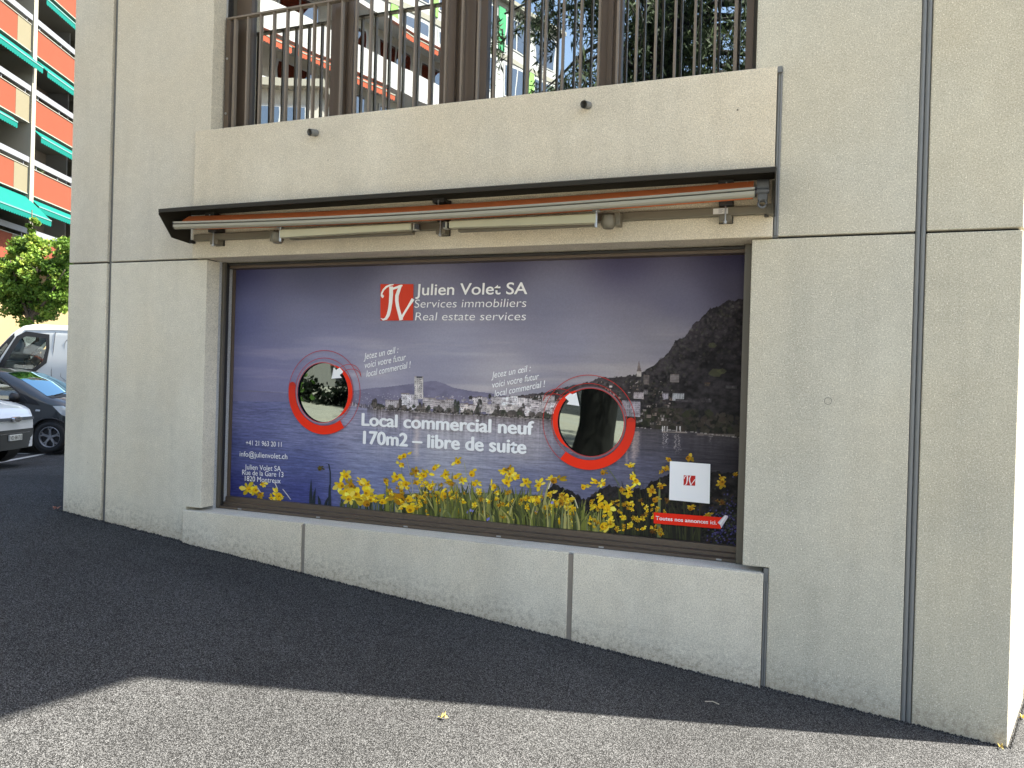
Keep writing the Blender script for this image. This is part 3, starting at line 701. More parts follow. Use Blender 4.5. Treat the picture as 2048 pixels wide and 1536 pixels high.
colv=np.concatenate([np.clip(lin(pad)*1.55*(lin(pad).mean(-1,keepdims=True)+.006)/(lin(pad).mean(-1,keepdims=True)+.030),0,.9),np.ones(pad.shape[:2]+(1,))],-1)
ca=me.color_attributes.new('print','FLOAT_COLOR','POINT'); ca.data.foreach_set('color',colv.astype(np.float32).ravel())
pchild(link('printed_lake_view',me,M['print_']))
# ---- daffodils, leaves
ink=Ink(); yb_=layer(); 
KY=[0]
def ny_(st=3e-6):
    KY[0]+=1; return yb_-KY[0]*st
def bottom(px): return 994+(px-459)*(1092-995)/(1476-459)-1
def PP(pts): return [pw(*p) for p in pts]
def blade(x,h,lean,wd,c,y):
    yb=bottom(x+0); n=7; L=[];Rr=[]
    for i in range(n+1):
        t=i/n; cx_=x+lean*t*t; cy_=yb-h*t; ww=wd*(1-t**2.2)*.5+.15; cy_=min(cy_,bottom(cx_))
        L.append((cx_-ww,cy_)); Rr.append((cx_+ww,cy_))
    ink.strip(PP(L),PP(Rr),c,ny_())
GREENS=[(112,116,56),(134,132,70),(86,92,46),(104,110,74),(154,148,92),(64,70,40)]
DG=[(64,70,42),(80,84,48),(50,54,36),(92,96,56)]
y2=layer()
for i in range(460):
    x=rr_.uniform(770,1170); d=abs(x-985)/230; h=rr_.uniform(22,84)*(1-.35*d)
    if x<830: h*=.7
    blade(x,h,rr_.gauss(0,13),rr_.uniform(3.2,8),rr_.choice(GREENS if rr_.random()<.72 else DG),y2 if i%2 else yb_)
for i in range(230):
    x=rr_.uniform(1120,1400); blade(x,rr_.uniform(20,110)*(.6+.4*(x>1250)),rr_.gauss(-4,14),rr_.uniform(1.5,4),rr_.choice([(44,46,34),(56,58,38),(36,36,32)] if x>1215 else GREENS),yb_)
for i in range(90): x=rr_.uniform(680,790); blade(x,rr_.uniform(10,40),rr_.gauss(0,5),rr_.uniform(1,3),rr_.choice(DG+[(88,96,110)]),yb_)
for x,h,l in ((622,50,1),(628,34,4),(660,44,-1),(652,22,10),(640,20,-4)): blade(x,h,l,6,(40,46,52),y2)
for x,h,l,c in ((775,66,-2,0),(848,62,4,5),(903,92,2,0),(914,70,-4,1),(950,60,14,1),(985,72,14,0),(1000,70,22,1),(1010,80,-18,0),(1044,74,6,0),(1063,95,-4,3),(1075,80,12,1),(1086,96,14,4),(1110,80,20,0),(1150,70,-16,1),(1165,55,4,0),(1318,120,2,3),(1245,100,-10,5),(946,80,-3,0)): blade(x,h,l,7,GREENS[c],y2)
def stem(pts,wd,c,y):
    L=[(p[0]-wd/2,p[1]) for p in pts]; Rr=[(p[0]+wd/2,p[1]) for p in pts]; ink.strip(PP(L),PP(Rr),c,ny_())
stem([(813,915),(818,935),(824,965),(828,1000)],1.6,(150,148,140),y2); stem([(803,930),(806,960),(808,990)],1.4,(100,108,118),y2)
stem([(651,926),(658,928),(661,944),(661,1010)],2.6,(46,52,58),y2); stem([(929,925),(934,955),(942,1000)],1.6,(150,150,130),y2)
stem([(508,969),(516,976),(524,988)],2,(190,186,180),y2); stem([(550,965),(556,978)],2,(190,186,180),y2); stem([(566,978),(574,988),(582,999)],2,(190,186,180),y2)
stem([(1213,932),(1226,950),(1240,972)],1.8,(96,104,70),y2); stem([(1268,930),(1269,950)],1.4,(80,84,60),y2); stem([(1105,955),(1100,968),(1097,978)],2.2,(206,198,176),y2); stem([(1143,990),(1150,998),(1156,1016)],2,(196,190,160),y2)
FL=[(496,977,12),(509,981,9),(527,968,7),(521,990,8),(554,987,12),(562,996,8),(545,995,7),(691,950,11),(681,969,13),(693,981,13),(702,969,11),(722,961,13),(733,969,10),(716,993,17),(737,985,12),(751,995,15),(700,995,12),(728,1003,14),(769,1000,10),
(814,909,10),(803,914,7),(800,928,9),(793,957,11),(809,966,13),(832,945,9),(842,951,8),(856,948,12),(857,971,11),(873,934,9),(889,948,9),(896,958,10),(900,966,9),(914,922,10),(911,950,10),(949,944,12),(953,966,9),(838,963,8),(881,989,14),(791,994,19),(824,996,12),(822,1012,14),(914,995,7),(926,961,7),(985,970,10),(1008,942,9),(1020,938,9),(1024,949,12),(1031,952,9),(1016,963,10),(1051,965,10),(1080,969,10),(1104,957,9),(1116,959,14),(1076,1000,14),(1104,987,9),(1096,1014,9),(1111,1012,9),(1133,1000,13),(1141,1017,12),(1104,1033,8),(959,984,7),(926,1003,6),(1049,996,7),(860,1030,7),(1120,1040,9),(1150,1044,8),
(1209,943,8),(1260,929,8),(1172,972,9),(1187,963,9),(1203,966,9),(1266,951,10),(1274,963,10),(1245,979,8),(1257,985,10),(1260,974,8),(1200,991,8),(1195,1008,15),(1216,1014,14),(1216,1049,15),(1128,1001,12),(1303,982,9),(1314,997,9),(1323,970,9),(1322,942,6),(1333,937,7),(1338,918,7),(1379,916,9),(1385,1014,9),(1416,1029,8),(1443,954,8),(1443,967,10),(1472,947,6),(1180,1036,6),(1190,1040,5)]
DIM=[(1445,1004,9),(1308,1062,9),(1281,1000,7),(1287,1030,6),(1335,1000,8),(1436,1000,6)]
for k in range(14): layer()
ylay=[layer()]*4
def daff(x,y,r,seed,cols):
    q=random.Random(seed); a0=q.uniform(0,6.28); side=q.random()<.55; fl=q.uniform(.38,.62) if side else q.uniform(.75,1.); ta=q.gauss(.0,.6)
    def tf(a,d):
        X_=d*math.cos(a); Y_=d*math.sin(a)*fl; return (x+X_*math.cos(ta)-Y_*math.sin(ta), y+X_*math.sin(ta)+Y_*math.cos(ta))
    for k in range(6):
        if q.random()<.12: continue
        a=a0+k*1.047+q.uniform(-.22,.22); rl=r*q.uniform(.72,1.15); w_=.50+q.uniform(-.12,.12); tw_=q.uniform(-.18,.18)
        ps=[tf(a,.1*r),tf(a-w_,rl*.42),tf(a-w_*.8+tw_,rl*.72),tf(a-.08+tw_,rl*.97),tf(a+.1+tw_,rl*.99),tf(a+w_*.7+tw_,rl*.75),tf(a+w_,rl*.45)]
        ps=[(p[0],min(p[1],bottom(p[0]))) for p in ps]
        f_=q.uniform(.80,1.06); ink.poly(PP(ps),tuple(min(255,c*f_) for c in cols[q.choice([0,0,1,2,1])]),ny_(1.5e-6*2))
    ca_=q.uniform(.2,2.9) if side else q.uniform(0,6.28); cr=r*q.uniform(.34,.46); dd_=r*(.42 if side else .14); ox,oy=x+dd_*math.cos(ca_),y+dd_*math.sin(ca_)*.7
    ink.poly(PP([(ox+cr*math.cos(t)*q.uniform(.8,1.15),min(bottom(ox),oy+cr*math.sin(t)*q.uniform(.8,1.15))) for t in np.linspace(0,5.7,9)]),cols[3],ny_())
    ink.poly(PP([(ox+.16*r*math.cos(ca_)+cr*.45*math.cos(t),min(bottom(ox),oy+.16*r*math.sin(ca_)+cr*.4*math.sin(t))) for t in np.linspace(0,5.5,7)]),cols[4],ny_())
YC=[(224,196,50),(208,178,44),(236,212,90),(206,162,28),(152,104,20)]
YD=[(176,146,40),(150,122,36),(190,160,58),(160,112,24),(104,70,20)]
YX=[(98,76,34),(84,62,32),(110,88,40),(92,58,26),(58,38,22)]
for i,(x,y,r) in enumerate(FL): daff(x,y,r*1.34,i+11,YD if (x>1290 or i%7==3) else YC)
for i in range(190):
    x=rr_.choice([rr_.uniform(1180,1330),rr_.uniform(700,1150),rr_.uniform(770,1150)]); daff(x,bottom(x)-rr_.uniform(8,66)*(.5 if x<770 else 1),rr_.uniform(3.5,8),i+301,YC if i%2 else YD)
for i,(x,y,r) in enumerate(DIM): daff(x,y,r,i+501,YX)
daff(644,935,10,77,[(92,88,50),(80,76,44),(104,98,56),(84,74,34),(60,54,34)])
for x,y in ((941,1020),(948,1022),(937,1024),(962,1028),(927,1032),(980,1037),(974,1039),(1106,1005),(1073,1024)):
    ink.poly(PP([(x+4*math.cos(t)*rr_.uniform(.6,1.1),min(bottom(x),y+3*math.sin(t))) for t in np.linspace(0,5.6,8)]),(128,128,196),ylay[3])
for i in range(110): x=rr_.uniform(850,1160); blade(x,rr_.uniform(18,58),rr_.gauss(0,12),rr_.uniform(2.5,6),rr_.choice(GREENS+DG),yb_)
ink.build('printed_daffodils')

# ---- lettering
ytx=layer(); LAY[0]+=2
cu=bpy.data.curves.new('probe','FONT'); cu.body='H'; o_=bpy.data.objects.new('probe',cu); C.objects.link(o_); bpy.context.view_layer.update(); CAPU=o_.dimensions.y; bpy.data.objects.remove(o_)
def text(s,P0,P1,cap,name='lettering',bold=0.,shear=0.,mat=None,par=None,y=None,font=None):
    cu=bpy.data.curves.new(name,'FONT'); cu.body=s; cu.size=1.; cu.offset=min(bold,.003); cu.shear=shear; cu.resolution_u=5; cu.space_character=1.0
    o=bpy.data.objects.new(name,cu); C.objects.link(o); bpy.context.view_layer.update()
    me=bpy.data.meshes.new_from_object(o.evaluated_get(bpy.context.evaluated_depsgraph_get())); bpy.data.objects.remove(o)
    n=len(me.vertices); v=np.empty(n*3); me.vertices.foreach_get('co',v); v=v.reshape(-1,3)
    a=np.array(P0); b=np.array(P1); L=np.linalg.norm(b-a); d=(b-a)/L; nrm=np.array([-d[1],d[0]])
    xmin,xmax=v[:,0].min(),v[:,0].max(); capu=CAPU
    U=(v[:,0]-xmin)/(xmax-xmin)*L; V=v[:,1]/capu*cap
    q=a+U[:,None]*d+V[:,None]*nrm
    out=np.stack([q[:,0],np.full(n,ytx if y is None else y),q[:,1]],-1)
    me.vertices.foreach_set('co',out.ravel()); me.update(); me.name=name
    if bold>.004:                                                    # heavier strokes: thin copies laid over each other, each a hair further out
        bm=bmesh.new(); bm.from_mesh(me); geo=list(bm.verts)+list(bm.edges)+list(bm.faces); ex=(bold-.004)*cap*1.25
        for k,(sx,sz) in enumerate(((-1,0),(1,0),(0,-.5),(0,.5),(-.5,0),(.5,0))):
            r_=bmesh.ops.duplicate(bm,geom=geo); bmesh.ops.translate(bm,verts=[e for e in r_['geom'] if isinstance(e,bmesh.types.BMVert)],vec=(sx*ex,-.00006*(k+1),sz*ex))
        bm.to_mesh(me); bm.free()
    return pchild(link(name,me,mat or M['white_ink']),par)
def tpx(s,a,b,cap_px,**k):
    pa,pb=pw(*a),pw(*b); xm=(a[0]+b[0])/2; ym=(a[1]+b[1])/2; cap=pw(xm,ym-cap_px/2)[1]-pw(xm,ym+cap_px/2)[1]
    return text(s,pa,pb,cap,**k)
tpx('Julien Volet SA',(832,590.6),(1054.8,588.2),22.5,bold=.018,shear=.03)
tpx('Services immobiliers',(829.7,615.6),(1053,614.2),16.6,bold=-.008,shear=.1)
tpx('Real estate services',(831,641),(1052.3,640.7),16.4,bold=-.008,shear=.1)
for t_,a,b in (('Jetez un \u0153il :',(728,719.6),(799,705)),('voici votre futur',(731.7,736.7),(814,719.6)),('local commercial !',(734,754),(824,734.6)),
             ('Jetez un \u0153il :',(983,757),(1063.5,741.9)),('voici votre futur',(986.5,775.8),(1080,758)),('local commercial !',(990,793.5),(1092.7,773))):
    tpx(t_,a,b,12.5,shear=.38,bold=.008,name='handwritten_lettering')
tpx('Local commercial neuf',(725,850.5),(1067,869.2),25,bold=.052)
tpx('170m2 \u2013 libre de suite',(728,887),(1052,907),26,bold=.052)
tpx('+41 21 963 20 11',(493,889.8),(564.4,893.7),9.6)
tpx('info@julienvolet.ch',(480.6,912.3),(575.8,918.3),10.4)
tpx('Julien Volet SA',(491,938.3),(563,942.3),10)
tpx('Rue de la Gare 13',(485.8,949),(568,954),10)
tpx('1820 Montreux',(491,961.3),(562.5,966.5),10)
# ---- company logo
LG=Ink(); yl=layer(); yl2=layer()
def Lz(u,v): return (740+u/6.02,540+v/6.02)
LG.poly(PP([Lz(133,172),Lz(530,172),Lz(525,608),Lz(133,610)]),(196,62,44),yl); lg=LG.build('company_logo')
LW=Ink(); wcol=(236,228,222)
RC=[0]
def rib(cs,ws,Lw=LW,conv=Lz,y=None,col=wcol):
    P_=[Vector((a,b)) for a,b in cs]; L=[];Rr=[]
    for i,p in enumerate(P_):
        d=(P_[min(i+1,len(P_)-1)]-P_[max(i-1,0)]).normalized(); n=Vector((-d.y,d.x))*ws[i]/2
        L.append(conv(*(p+n))); Rr.append(conv(*(p-n)))
    L=PP(L);Rr=PP(Rr); RC[0]+=1
    for i in range(len(L)-1): Lw.strip(L[i:i+2],Rr[i:i+2],col,(yl2 if y is None else y)-.00002*(i%8)-.0000022*RC[0])
rib([(292,176),(250,184),(205,205),(170,240),(150,280),(148,312),(160,334)],[10,20,24,22,20,24,14])
rib([(158,300),(160,318),(158,338)],[20,34,12])
rib([(262,200),(262,300),(255,400),(243,480),(226,545),(200,588),(165,600),(136,580)],[46,46,42,40,40,34,22,6])
rib([(280,228),(330,212),(370,196),(398,186)],[26,28,30,16])
rib([(380,190),(352,250),(332,310),(330,370),(340,440),(358,510),(385,604)],[24,40,42,42,40,40,46])
rib([(374,600),(420,520),(470,440),(527,350)],[30,26,26,40])
LW.build('logo_monogram')
# ---- red rings, crescents, arrows
RED=(222,52,30); RED2=(178,46,38)
def rings(gl,inner,outer,side,arrow,tail,name):
    par=empty(name,(gl[0],YP,gl[1])); par.parent=PO; par.matrix_parent_inverse=PINV
    IV=Matrix.Translation((-gl[0],-YP,-gl[1]))
    def fin(k,nm):
        o=k.build(nm,par); o.matrix_parent_inverse=IV; return o
    y1_,y2_,y3_,y4_=layer(),layer(),layer(),layer()
    def arc(c,a0,a1,n=64): return [(c[0]+c[2]*math.cos(t),c[1]+c[2]*math.sin(t)) for t in np.linspace(a0,a1,n)]
    k=Ink(); k.strip(arc((gl[0],gl[1],gl[2]-.0015),0,6.2832,97),arc((gl[0],gl[1],gl[2]+.010),0,6.2832,97),(146,134,150) if side<0 else (120,100,108),y1_); fin(k,'rim')
    k=Ink()
    def line(c,wd,col,a0=0,a1=6.2832): k.strip(arc((c[0],c[1],c[2]-wd/2),a0,a1,120),arc((c[0],c[1],c[2]+wd/2),a0,a1,120),col,y2_)
    line((gl[0],gl[1],gl[2]+.001),.004,RED2); line(inner,.0032,RED2); line(outer,.0034,RED2)
    # crescent hugging the glass
    m0,m1=(-.9,1.15) if side<0 else (math.pi-1.15,math.pi+.9)
    ts=np.linspace(m0,m1,60); wds=[.030*math.sin(math.pi*i/59)**.7 for i in range(60)]
    k.strip([(gl[0]+(gl[2]+.001)*math.cos(t),gl[1]+(gl[2]+.001)*math.sin(t)) for t in ts],[(gl[0]+(gl[2]+.001+wq)*math.cos(t),gl[1]+(gl[2]+.001+wq)*math.sin(t)) for t,wq in zip(ts,wds)],RED,y2_-.0001)
    fin(k,'ring_lines')
    k=Ink(); a0,a1=(math.pi*.955,math.pi*1.70) if side<0 else (-math.pi*.70,.05)
    ti=np.linspace(a0,a1,80)
    for i in range(79):
        t,u=ti[i],ti[i+1]; sh=(i+.5)/79; sh=sh if side<0 else 1-sh
        col=tuple(np.array((190,50,36))*(1-min(1,sh*2.2))+np.array((224,50,28))*min(1,sh*2.2))
        k.poly([(inner[0]+inner[2]*math.cos(t),inner[1]+inner[2]*math.sin(t)),(outer[0]+outer[2]*math.cos(t),outer[1]+outer[2]*math.sin(t)),(outer[0]+outer[2]*math.cos(u),outer[1]+outer[2]*math.sin(u)),(inner[0]+inner[2]*math.cos(u),inner[1]+inner[2]*math.sin(u))],col,y3_)
    te=a0 if side<0 else a1
    pa=(inner[0]+inner[2]*math.cos(te),inner[1]+inner[2]*math.sin(te)); pb=(outer[0]+outer[2]*math.cos(te),outer[1]+outer[2]*math.sin(te))
    mc=((pa[0]+pb[0])/2,(pa[1]+pb[1])/2); rd=math.dist(pa,pb)/2
    k.poly([(mc[0]+rd*math.cos(t),mc[1]+rd*math.sin(t)) for t in np.linspace(0,6.1,24)],(176,50,38),y3_+.0001)
    fin(k,'filled_arc')
    k=Ink()
    for tl in tail:
        P_=[Vector(pw(*p)) for p in tl]; 
        Q=[]
        for i in range(len(P_)-1):
            p0=P_[max(i-1,0)];p1=P_[i];p2=P_[i+1];p3=P_[min(i+2,len(P_)-1)]
            for t in np.linspace(0,1,8)[:-1]: Q.append(.5*((2*p1)+(p2-p0)*t+(2*p0-5*p1+4*p2-p3)*t*t+(-p0+3*p1-3*p2+p3)*t**3))
        Q.append(P_[-1]); L=[];Rr=[]
        for i,p in enumerate(Q):
            d=(Q[min(i+1,len(Q)-1)]-Q[max(i-1,0)]).normalized(); n=Vector((-d.y,d.x))*.0017; L.append(p+n); Rr.append(p-n)
        k.strip(L,Rr,RED2,y4_)
    fin(k,'arrow_tail')
    k=Ink(); k.poly(PP(arrow),(246,244,246),y4_-.0002); fin(k,'arrow')
    return par
def zl(u,v): return (560+u/7.68,680+v/7.68)
def zr(u,v): return (1060+u/6.98,730+v/6.98)
IL=circ((591.2,0),(708.4,0),(0,717.1),(0,850.6)); OL=circ((578.2,0),(722.5,0),(0,702),(0,867.5))
IR=circ((1103.7,0),(1254.8,0),(0,767.5),(0,919.8)); OR=circ((1086.5,0),(1271.7,0),(0,750.8),(0,938.4))
rings(GL,IL,OL,-1,[zl(805,592),zl(838,425),zl(874,462),zl(930,425),zl(985,490),zl(930,540),zl(965,582)],
  [[zl(925,430),zl(1000,390),zl(1085,375),zl(1170,400),zl(1235,480),zl(1258,570)],[zl(985,490),zl(1040,460),zl(1110,447),zl(1180,460),zl(1230,500),zl(1258,570)]],'peephole_ring')
rings(GR,IR,OR,1,[zr(697,572),zr(655,385),zr(600,408),zr(565,395),zr(495,455),zr(552,505),zr(520,545)],
  [[zr(600,398),zr(520,350),zr(420,332),zr(300,350),zr(220,410),zr(190,505)],[zr(500,460),zr(430,420),zr(340,402),zr(260,420),zr(215,455),zr(190,505)]],'peephole_ring')
# ---- white card and red banner
k=Ink(); yq=layer(); k.poly(PP([(1340.4,921.9),(1421,927.7),(1419.6,1006.9),(1338.8,999)]),(232,226,230),yq); card=k.build('white_card')
def zq(u,v): return (1120+u/4.8,860+v/4.8)
def zq2(u,v):                                                        # same monogram, card size
    return zq(1190+(u-133)*.277,432+(v-172)*.225)
k=Ink(); yq2,yq3=layer(),layer(); k.poly(PP([zq(1190,432),zq(1303,437),zq(1300,533),zq(1188,528)]),(176,44,40),yq2)
for cs,ws in (([(292,176),(205,205),(160,250),(152,300),(160,334)],[10,24,24,24,16]),([(262,200),(262,300),(255,400),(226,545),(165,600)],[46,46,42,40,20]),([(380,190),(352,250),(332,330),(340,440),(385,600)],[24,40,42,40,46]),([(374,600),(420,520),(470,440),(527,350)],[30,26,26,36])):
    rib(cs,ws,k,zq2,yq3,(228,214,212))
k.build('card_logo')
k=Ink(); k.poly(PP([zq(903,790),zq(908,787),zq(1540,835),zq(1572,838),zq(1565,900),zq(1545,945),zq(908,893),zq(903,888)]),(222,44,26),yq2); k.build('red_banner')
k=Ink(); k.poly(PP([zq(1585,812),zq(1615,822),zq(1612,838),zq(1572,900),zq(1550,938),zq(1540,910),zq(1515,885)]),(206,196,204),yq3)
k.poly(PP([zq(1590,818),zq(1600,822),zq(1545,905),zq(1528,893)]),(238,232,236),yq3-.0002); k.build('banner_curl')
tpx('Toutes nos annonces ici.',zq(922,858),zq(1505,904),7.6,bold=.022,y=layer())

# ------------------------------------------------------------------ things down the street
MV = dict(
 white_paint = paint('white_plaster', (0.302,0.310,0.317), .85, var=.06, scale=2),
 orange = paint('orange_render', (0.1428,0.0419,0.0250), .8, spec=.06, var=.06, scale=1.5),
 beige = paint('beige_render', (0.1329,0.1206,0.0823), .85, spec=.06, var=.06, scale=1.5),
 cream = paint('cream_wall', (0.2160,0.1644,0.0948), .85, spec=.06, var=.08, scale=1.),
 pier = paint('pale_pier', (0.2160,0.2076,0.1686), .85, var=.05, scale=1.5),
 slab = paint('slab_edge', (0.1944,0.1902,0.1644), .85, var=.05),
 greywall = paint('grey_recess', (0.3672,0.3179,0.2686), .9, var=.12, scale=1.),
 rail = paint('white_handrail', (0.1440,0.1498,0.1663), .5, var=.03),
 teal = paint('teal_canvas', (0.0028,0.1004,0.0838), .75, spec=.06, var=.08, scale=3),
 teal_edge = paint('pale_teal_hem', (0.0717,0.1633,0.1533), .7),
 dkglass = glass('dark_window', .25, (.9,.95,1.), (.10,.11,.11)),
 darkthing = paint('dark_stuff', (0.036,0.029,0.025), .8),
 salmon = paint('salmon_canvas', (0.2595,0.0645,0.0375), .75, spec=.06, var=.1, scale=3),
 green_p = paint('green_panel', (0.144,0.302,0.072), .7, var=.06), green_q = paint('dark_green_panel', (0.022,0.202,0.086), .7), plaster = paint('pale_render',(0.3108,0.2976,0.2676),.9,var=.10,scale=2.),
)
def bx(par,name,a,b,mat): return box(name,a,b,mat,par)
def awning_mesh(x0,x1,y,z,out,drop,par,mat,hem,name='awning',scall=.14):
    mb=MB(); n=10                                                     # cloth: sloping sheet, a touch of sag
    mb.add([(x0,y,z),(x1,y,z),(x1,y-out,z-drop),(x0,y-out,z-drop)],[(0,1,2,3)])
    mb.add([(x0,y,z-.012),(x1,y,z-.012),(x1,y-out,z-drop-.012),(x0,y-out,z-drop-.012)],[(3,2,1,0)])
    m_=max(3,int((x1-x0)/scall)); zb=z-drop; P_=[]
    for i in range(m_*4+1):
        t=i/(m_*4); ph=(i%4)/4*math.pi; P_.append((x0+(x1-x0)*t, zb-.20-.045*math.sin(ph)))
    mb.prism([(x1,zb-.02),(x0,zb-.02)]+P_,y-out-.004,y-out+.004)
    aw=mb.build(name,mat,par)
    box('hem_bar',(x0,y-out-.02,zb-.03),(x1,y-out+.02,zb+.02),hem,aw)
    return aw
# ---- orange balcony block; local x runs along its front, local y into the building
st = (fw*1-rt*.05); st.z=0; st.normalize()
pA = at(72,100,29.4); AB = empty('apartment_block',(pA.x,pA.y,0.),math.atan2(st.y,st.x))
tag(AB,'tall orange balcony block with teal awnings and white handrails behind the parked van','apartment block')
NF=6; H0=5.65; FH=2.79
bays=[(-10.4,-5.5),(-5.2,-.32),(.02,5.1),(5.4,10.3),(10.6,15.5)]
bx(AB,'ground_floor_wall',(-12.6,.9,-.6),(17,12,H0),MV['cream'])
bx(AB,'rear_wall',(-12.6,1.9,H0),(17,12,H0+NF*FH-2.6),MV['greywall'])
bx(AB,'roof',(-12.6,1.2,H0+(NF-1)*FH+.22),(17,12,H0+(NF-1)*FH+.5),MV['slab'])
for x in (-10.55,-5.35,-.15,5.25,10.45,15.6): bx(AB,'pier',(x-.13,-.06,H0-.3),(x+.13,1.9,H0+(NF-1)*FH+.25),MV['pier'])
for f in range(NF-1):
    zf=H0+f*FH
    bx(AB,'ceiling_slab',(-12.6,.16,zf),(17,1.9,zf+.16),MV['slab'])
    for bi,(x0,x1) in enumerate(bays):
        pr_=.0 if bi%2==0 else .0
        bal=empty('balcony',(0,0,0),0,AB)
        bx(bal,'parapet_panel',(x0,.02,zf),(x1-(.85 if bi==1 else 0)-.003,.14,zf+1.02),MV['orange'])
        if bi==1: bx(bal,'beige_panel',(x1-.85,.015,zf-.001),(x1,.14,zf+1.02),MV['beige'])
        bx(bal,'slab_edge',(x0,-.005,zf-.04),(x1,.15,zf-.002),MV['slab']); bx(bal,'coping',(x0,-.005,zf+1.021),(x1,.15,zf+1.05),MV['slab'])
        bx(bal,'handrail',(x0-.02,-.03,zf+1.20),(x1+.02,.05,zf+1.42),MV['rail'])
        for k in range(4): bx(bal,'rail_post',(x0+.25+k*(x1-x0-.5)/3-.02,.03,zf+1.051),(x0+.25+k*(x1-x0-.5)/3+.02,.07,zf+1.20),MV['rail'])
        # back of the balcony: windows and a side partition
        bx(bal,'balcony_window',(x0+.6,1.84,zf+.2),(x0+2.6,1.90,zf+2.4),MV['dkglass']); bx(bal,'window_frame',(x0+1.56,1.80,zf+.2),(x0+1.64,1.84,zf+2.4),MV['white_paint'])
        bx(bal,'partition',(x1-.9,1.0,zf+.16),(x1-.8,1.9,zf+FH),MV['white_paint'])
        if f<NF-2 or bi!=1:
            out={0:.45,1:.4,2:.35,3:.55,4:.4}[(f+bi*2)%5]
            if bi==1: out={0:.95,1:.20,2:.48,3:.40,4:.4}[f]
            if bi==2: out={0:.32,1:.34,2:.52,3:.42,4:.45}[f]
            x1a=x1-(.9 if (bi==1 and f in (1,3)) else 0)
            awning_mesh(x0+.05,x1a+(.16 if bi==1 and f in (0,2) else 0),.10,zf+FH-.12,out,out*.95,bal,MV['teal'],MV['teal_edge'])
        if bi==2 and f==2: bx(bal,'storage_cabinet',(x0+2.0,.9,zf+.9),(x0+3.4,1.6,zf+1.9),MV['darkthing'])
for f,x0_,kind in ((1,1.2,'pot'),(0,2.6,'pot'),(3,-2.4,'rack'),(2,-3.0,'pot'),(1,3.6,'rack'),(3,2.2,'pot')):
    z=H0+f*FH+.16; t=MB()
    if kind=='pot':
        t.tube([(x0_,.5,z+.55),(x0_,.5,z+.95)],[.13,.18],10)
        for k in range(26): a=k*2.4; t.tube([(x0_,.5,z+.95),(x0_+.22*math.cos(a),.5+.22*math.sin(a),z+1.3+.2*math.sin(k*1.7))],[.03,.01],4)
        o=t.build('potted_plant',paint('potted_green',(.05,.09,.03),.7),AB)
    else:
        for k in range(5): t.box((x0_+k*.22,.45,z+.75),(x0_+k*.22+.16,.50,z+1.55-.1*(k%2)))
        t.build('drying_laundry',paint('laundry',(.30,.28,.30),.9,var=.5,scale=6),AB)
# ground-floor window grille behind the tree
wg=empty('grille_window',(0,0,0),0,AB); gx0=-2.4
bx(wg,'window_frame',(gx0,.80,2.9),(gx0+1.6,.9,4.4),MV['white_paint'])
for k in range(9): bx(wg,'bar',(gx0+.1+k*.18,.74,2.95),(gx0+.14+k*.18,.80,4.35),MV['rail'])
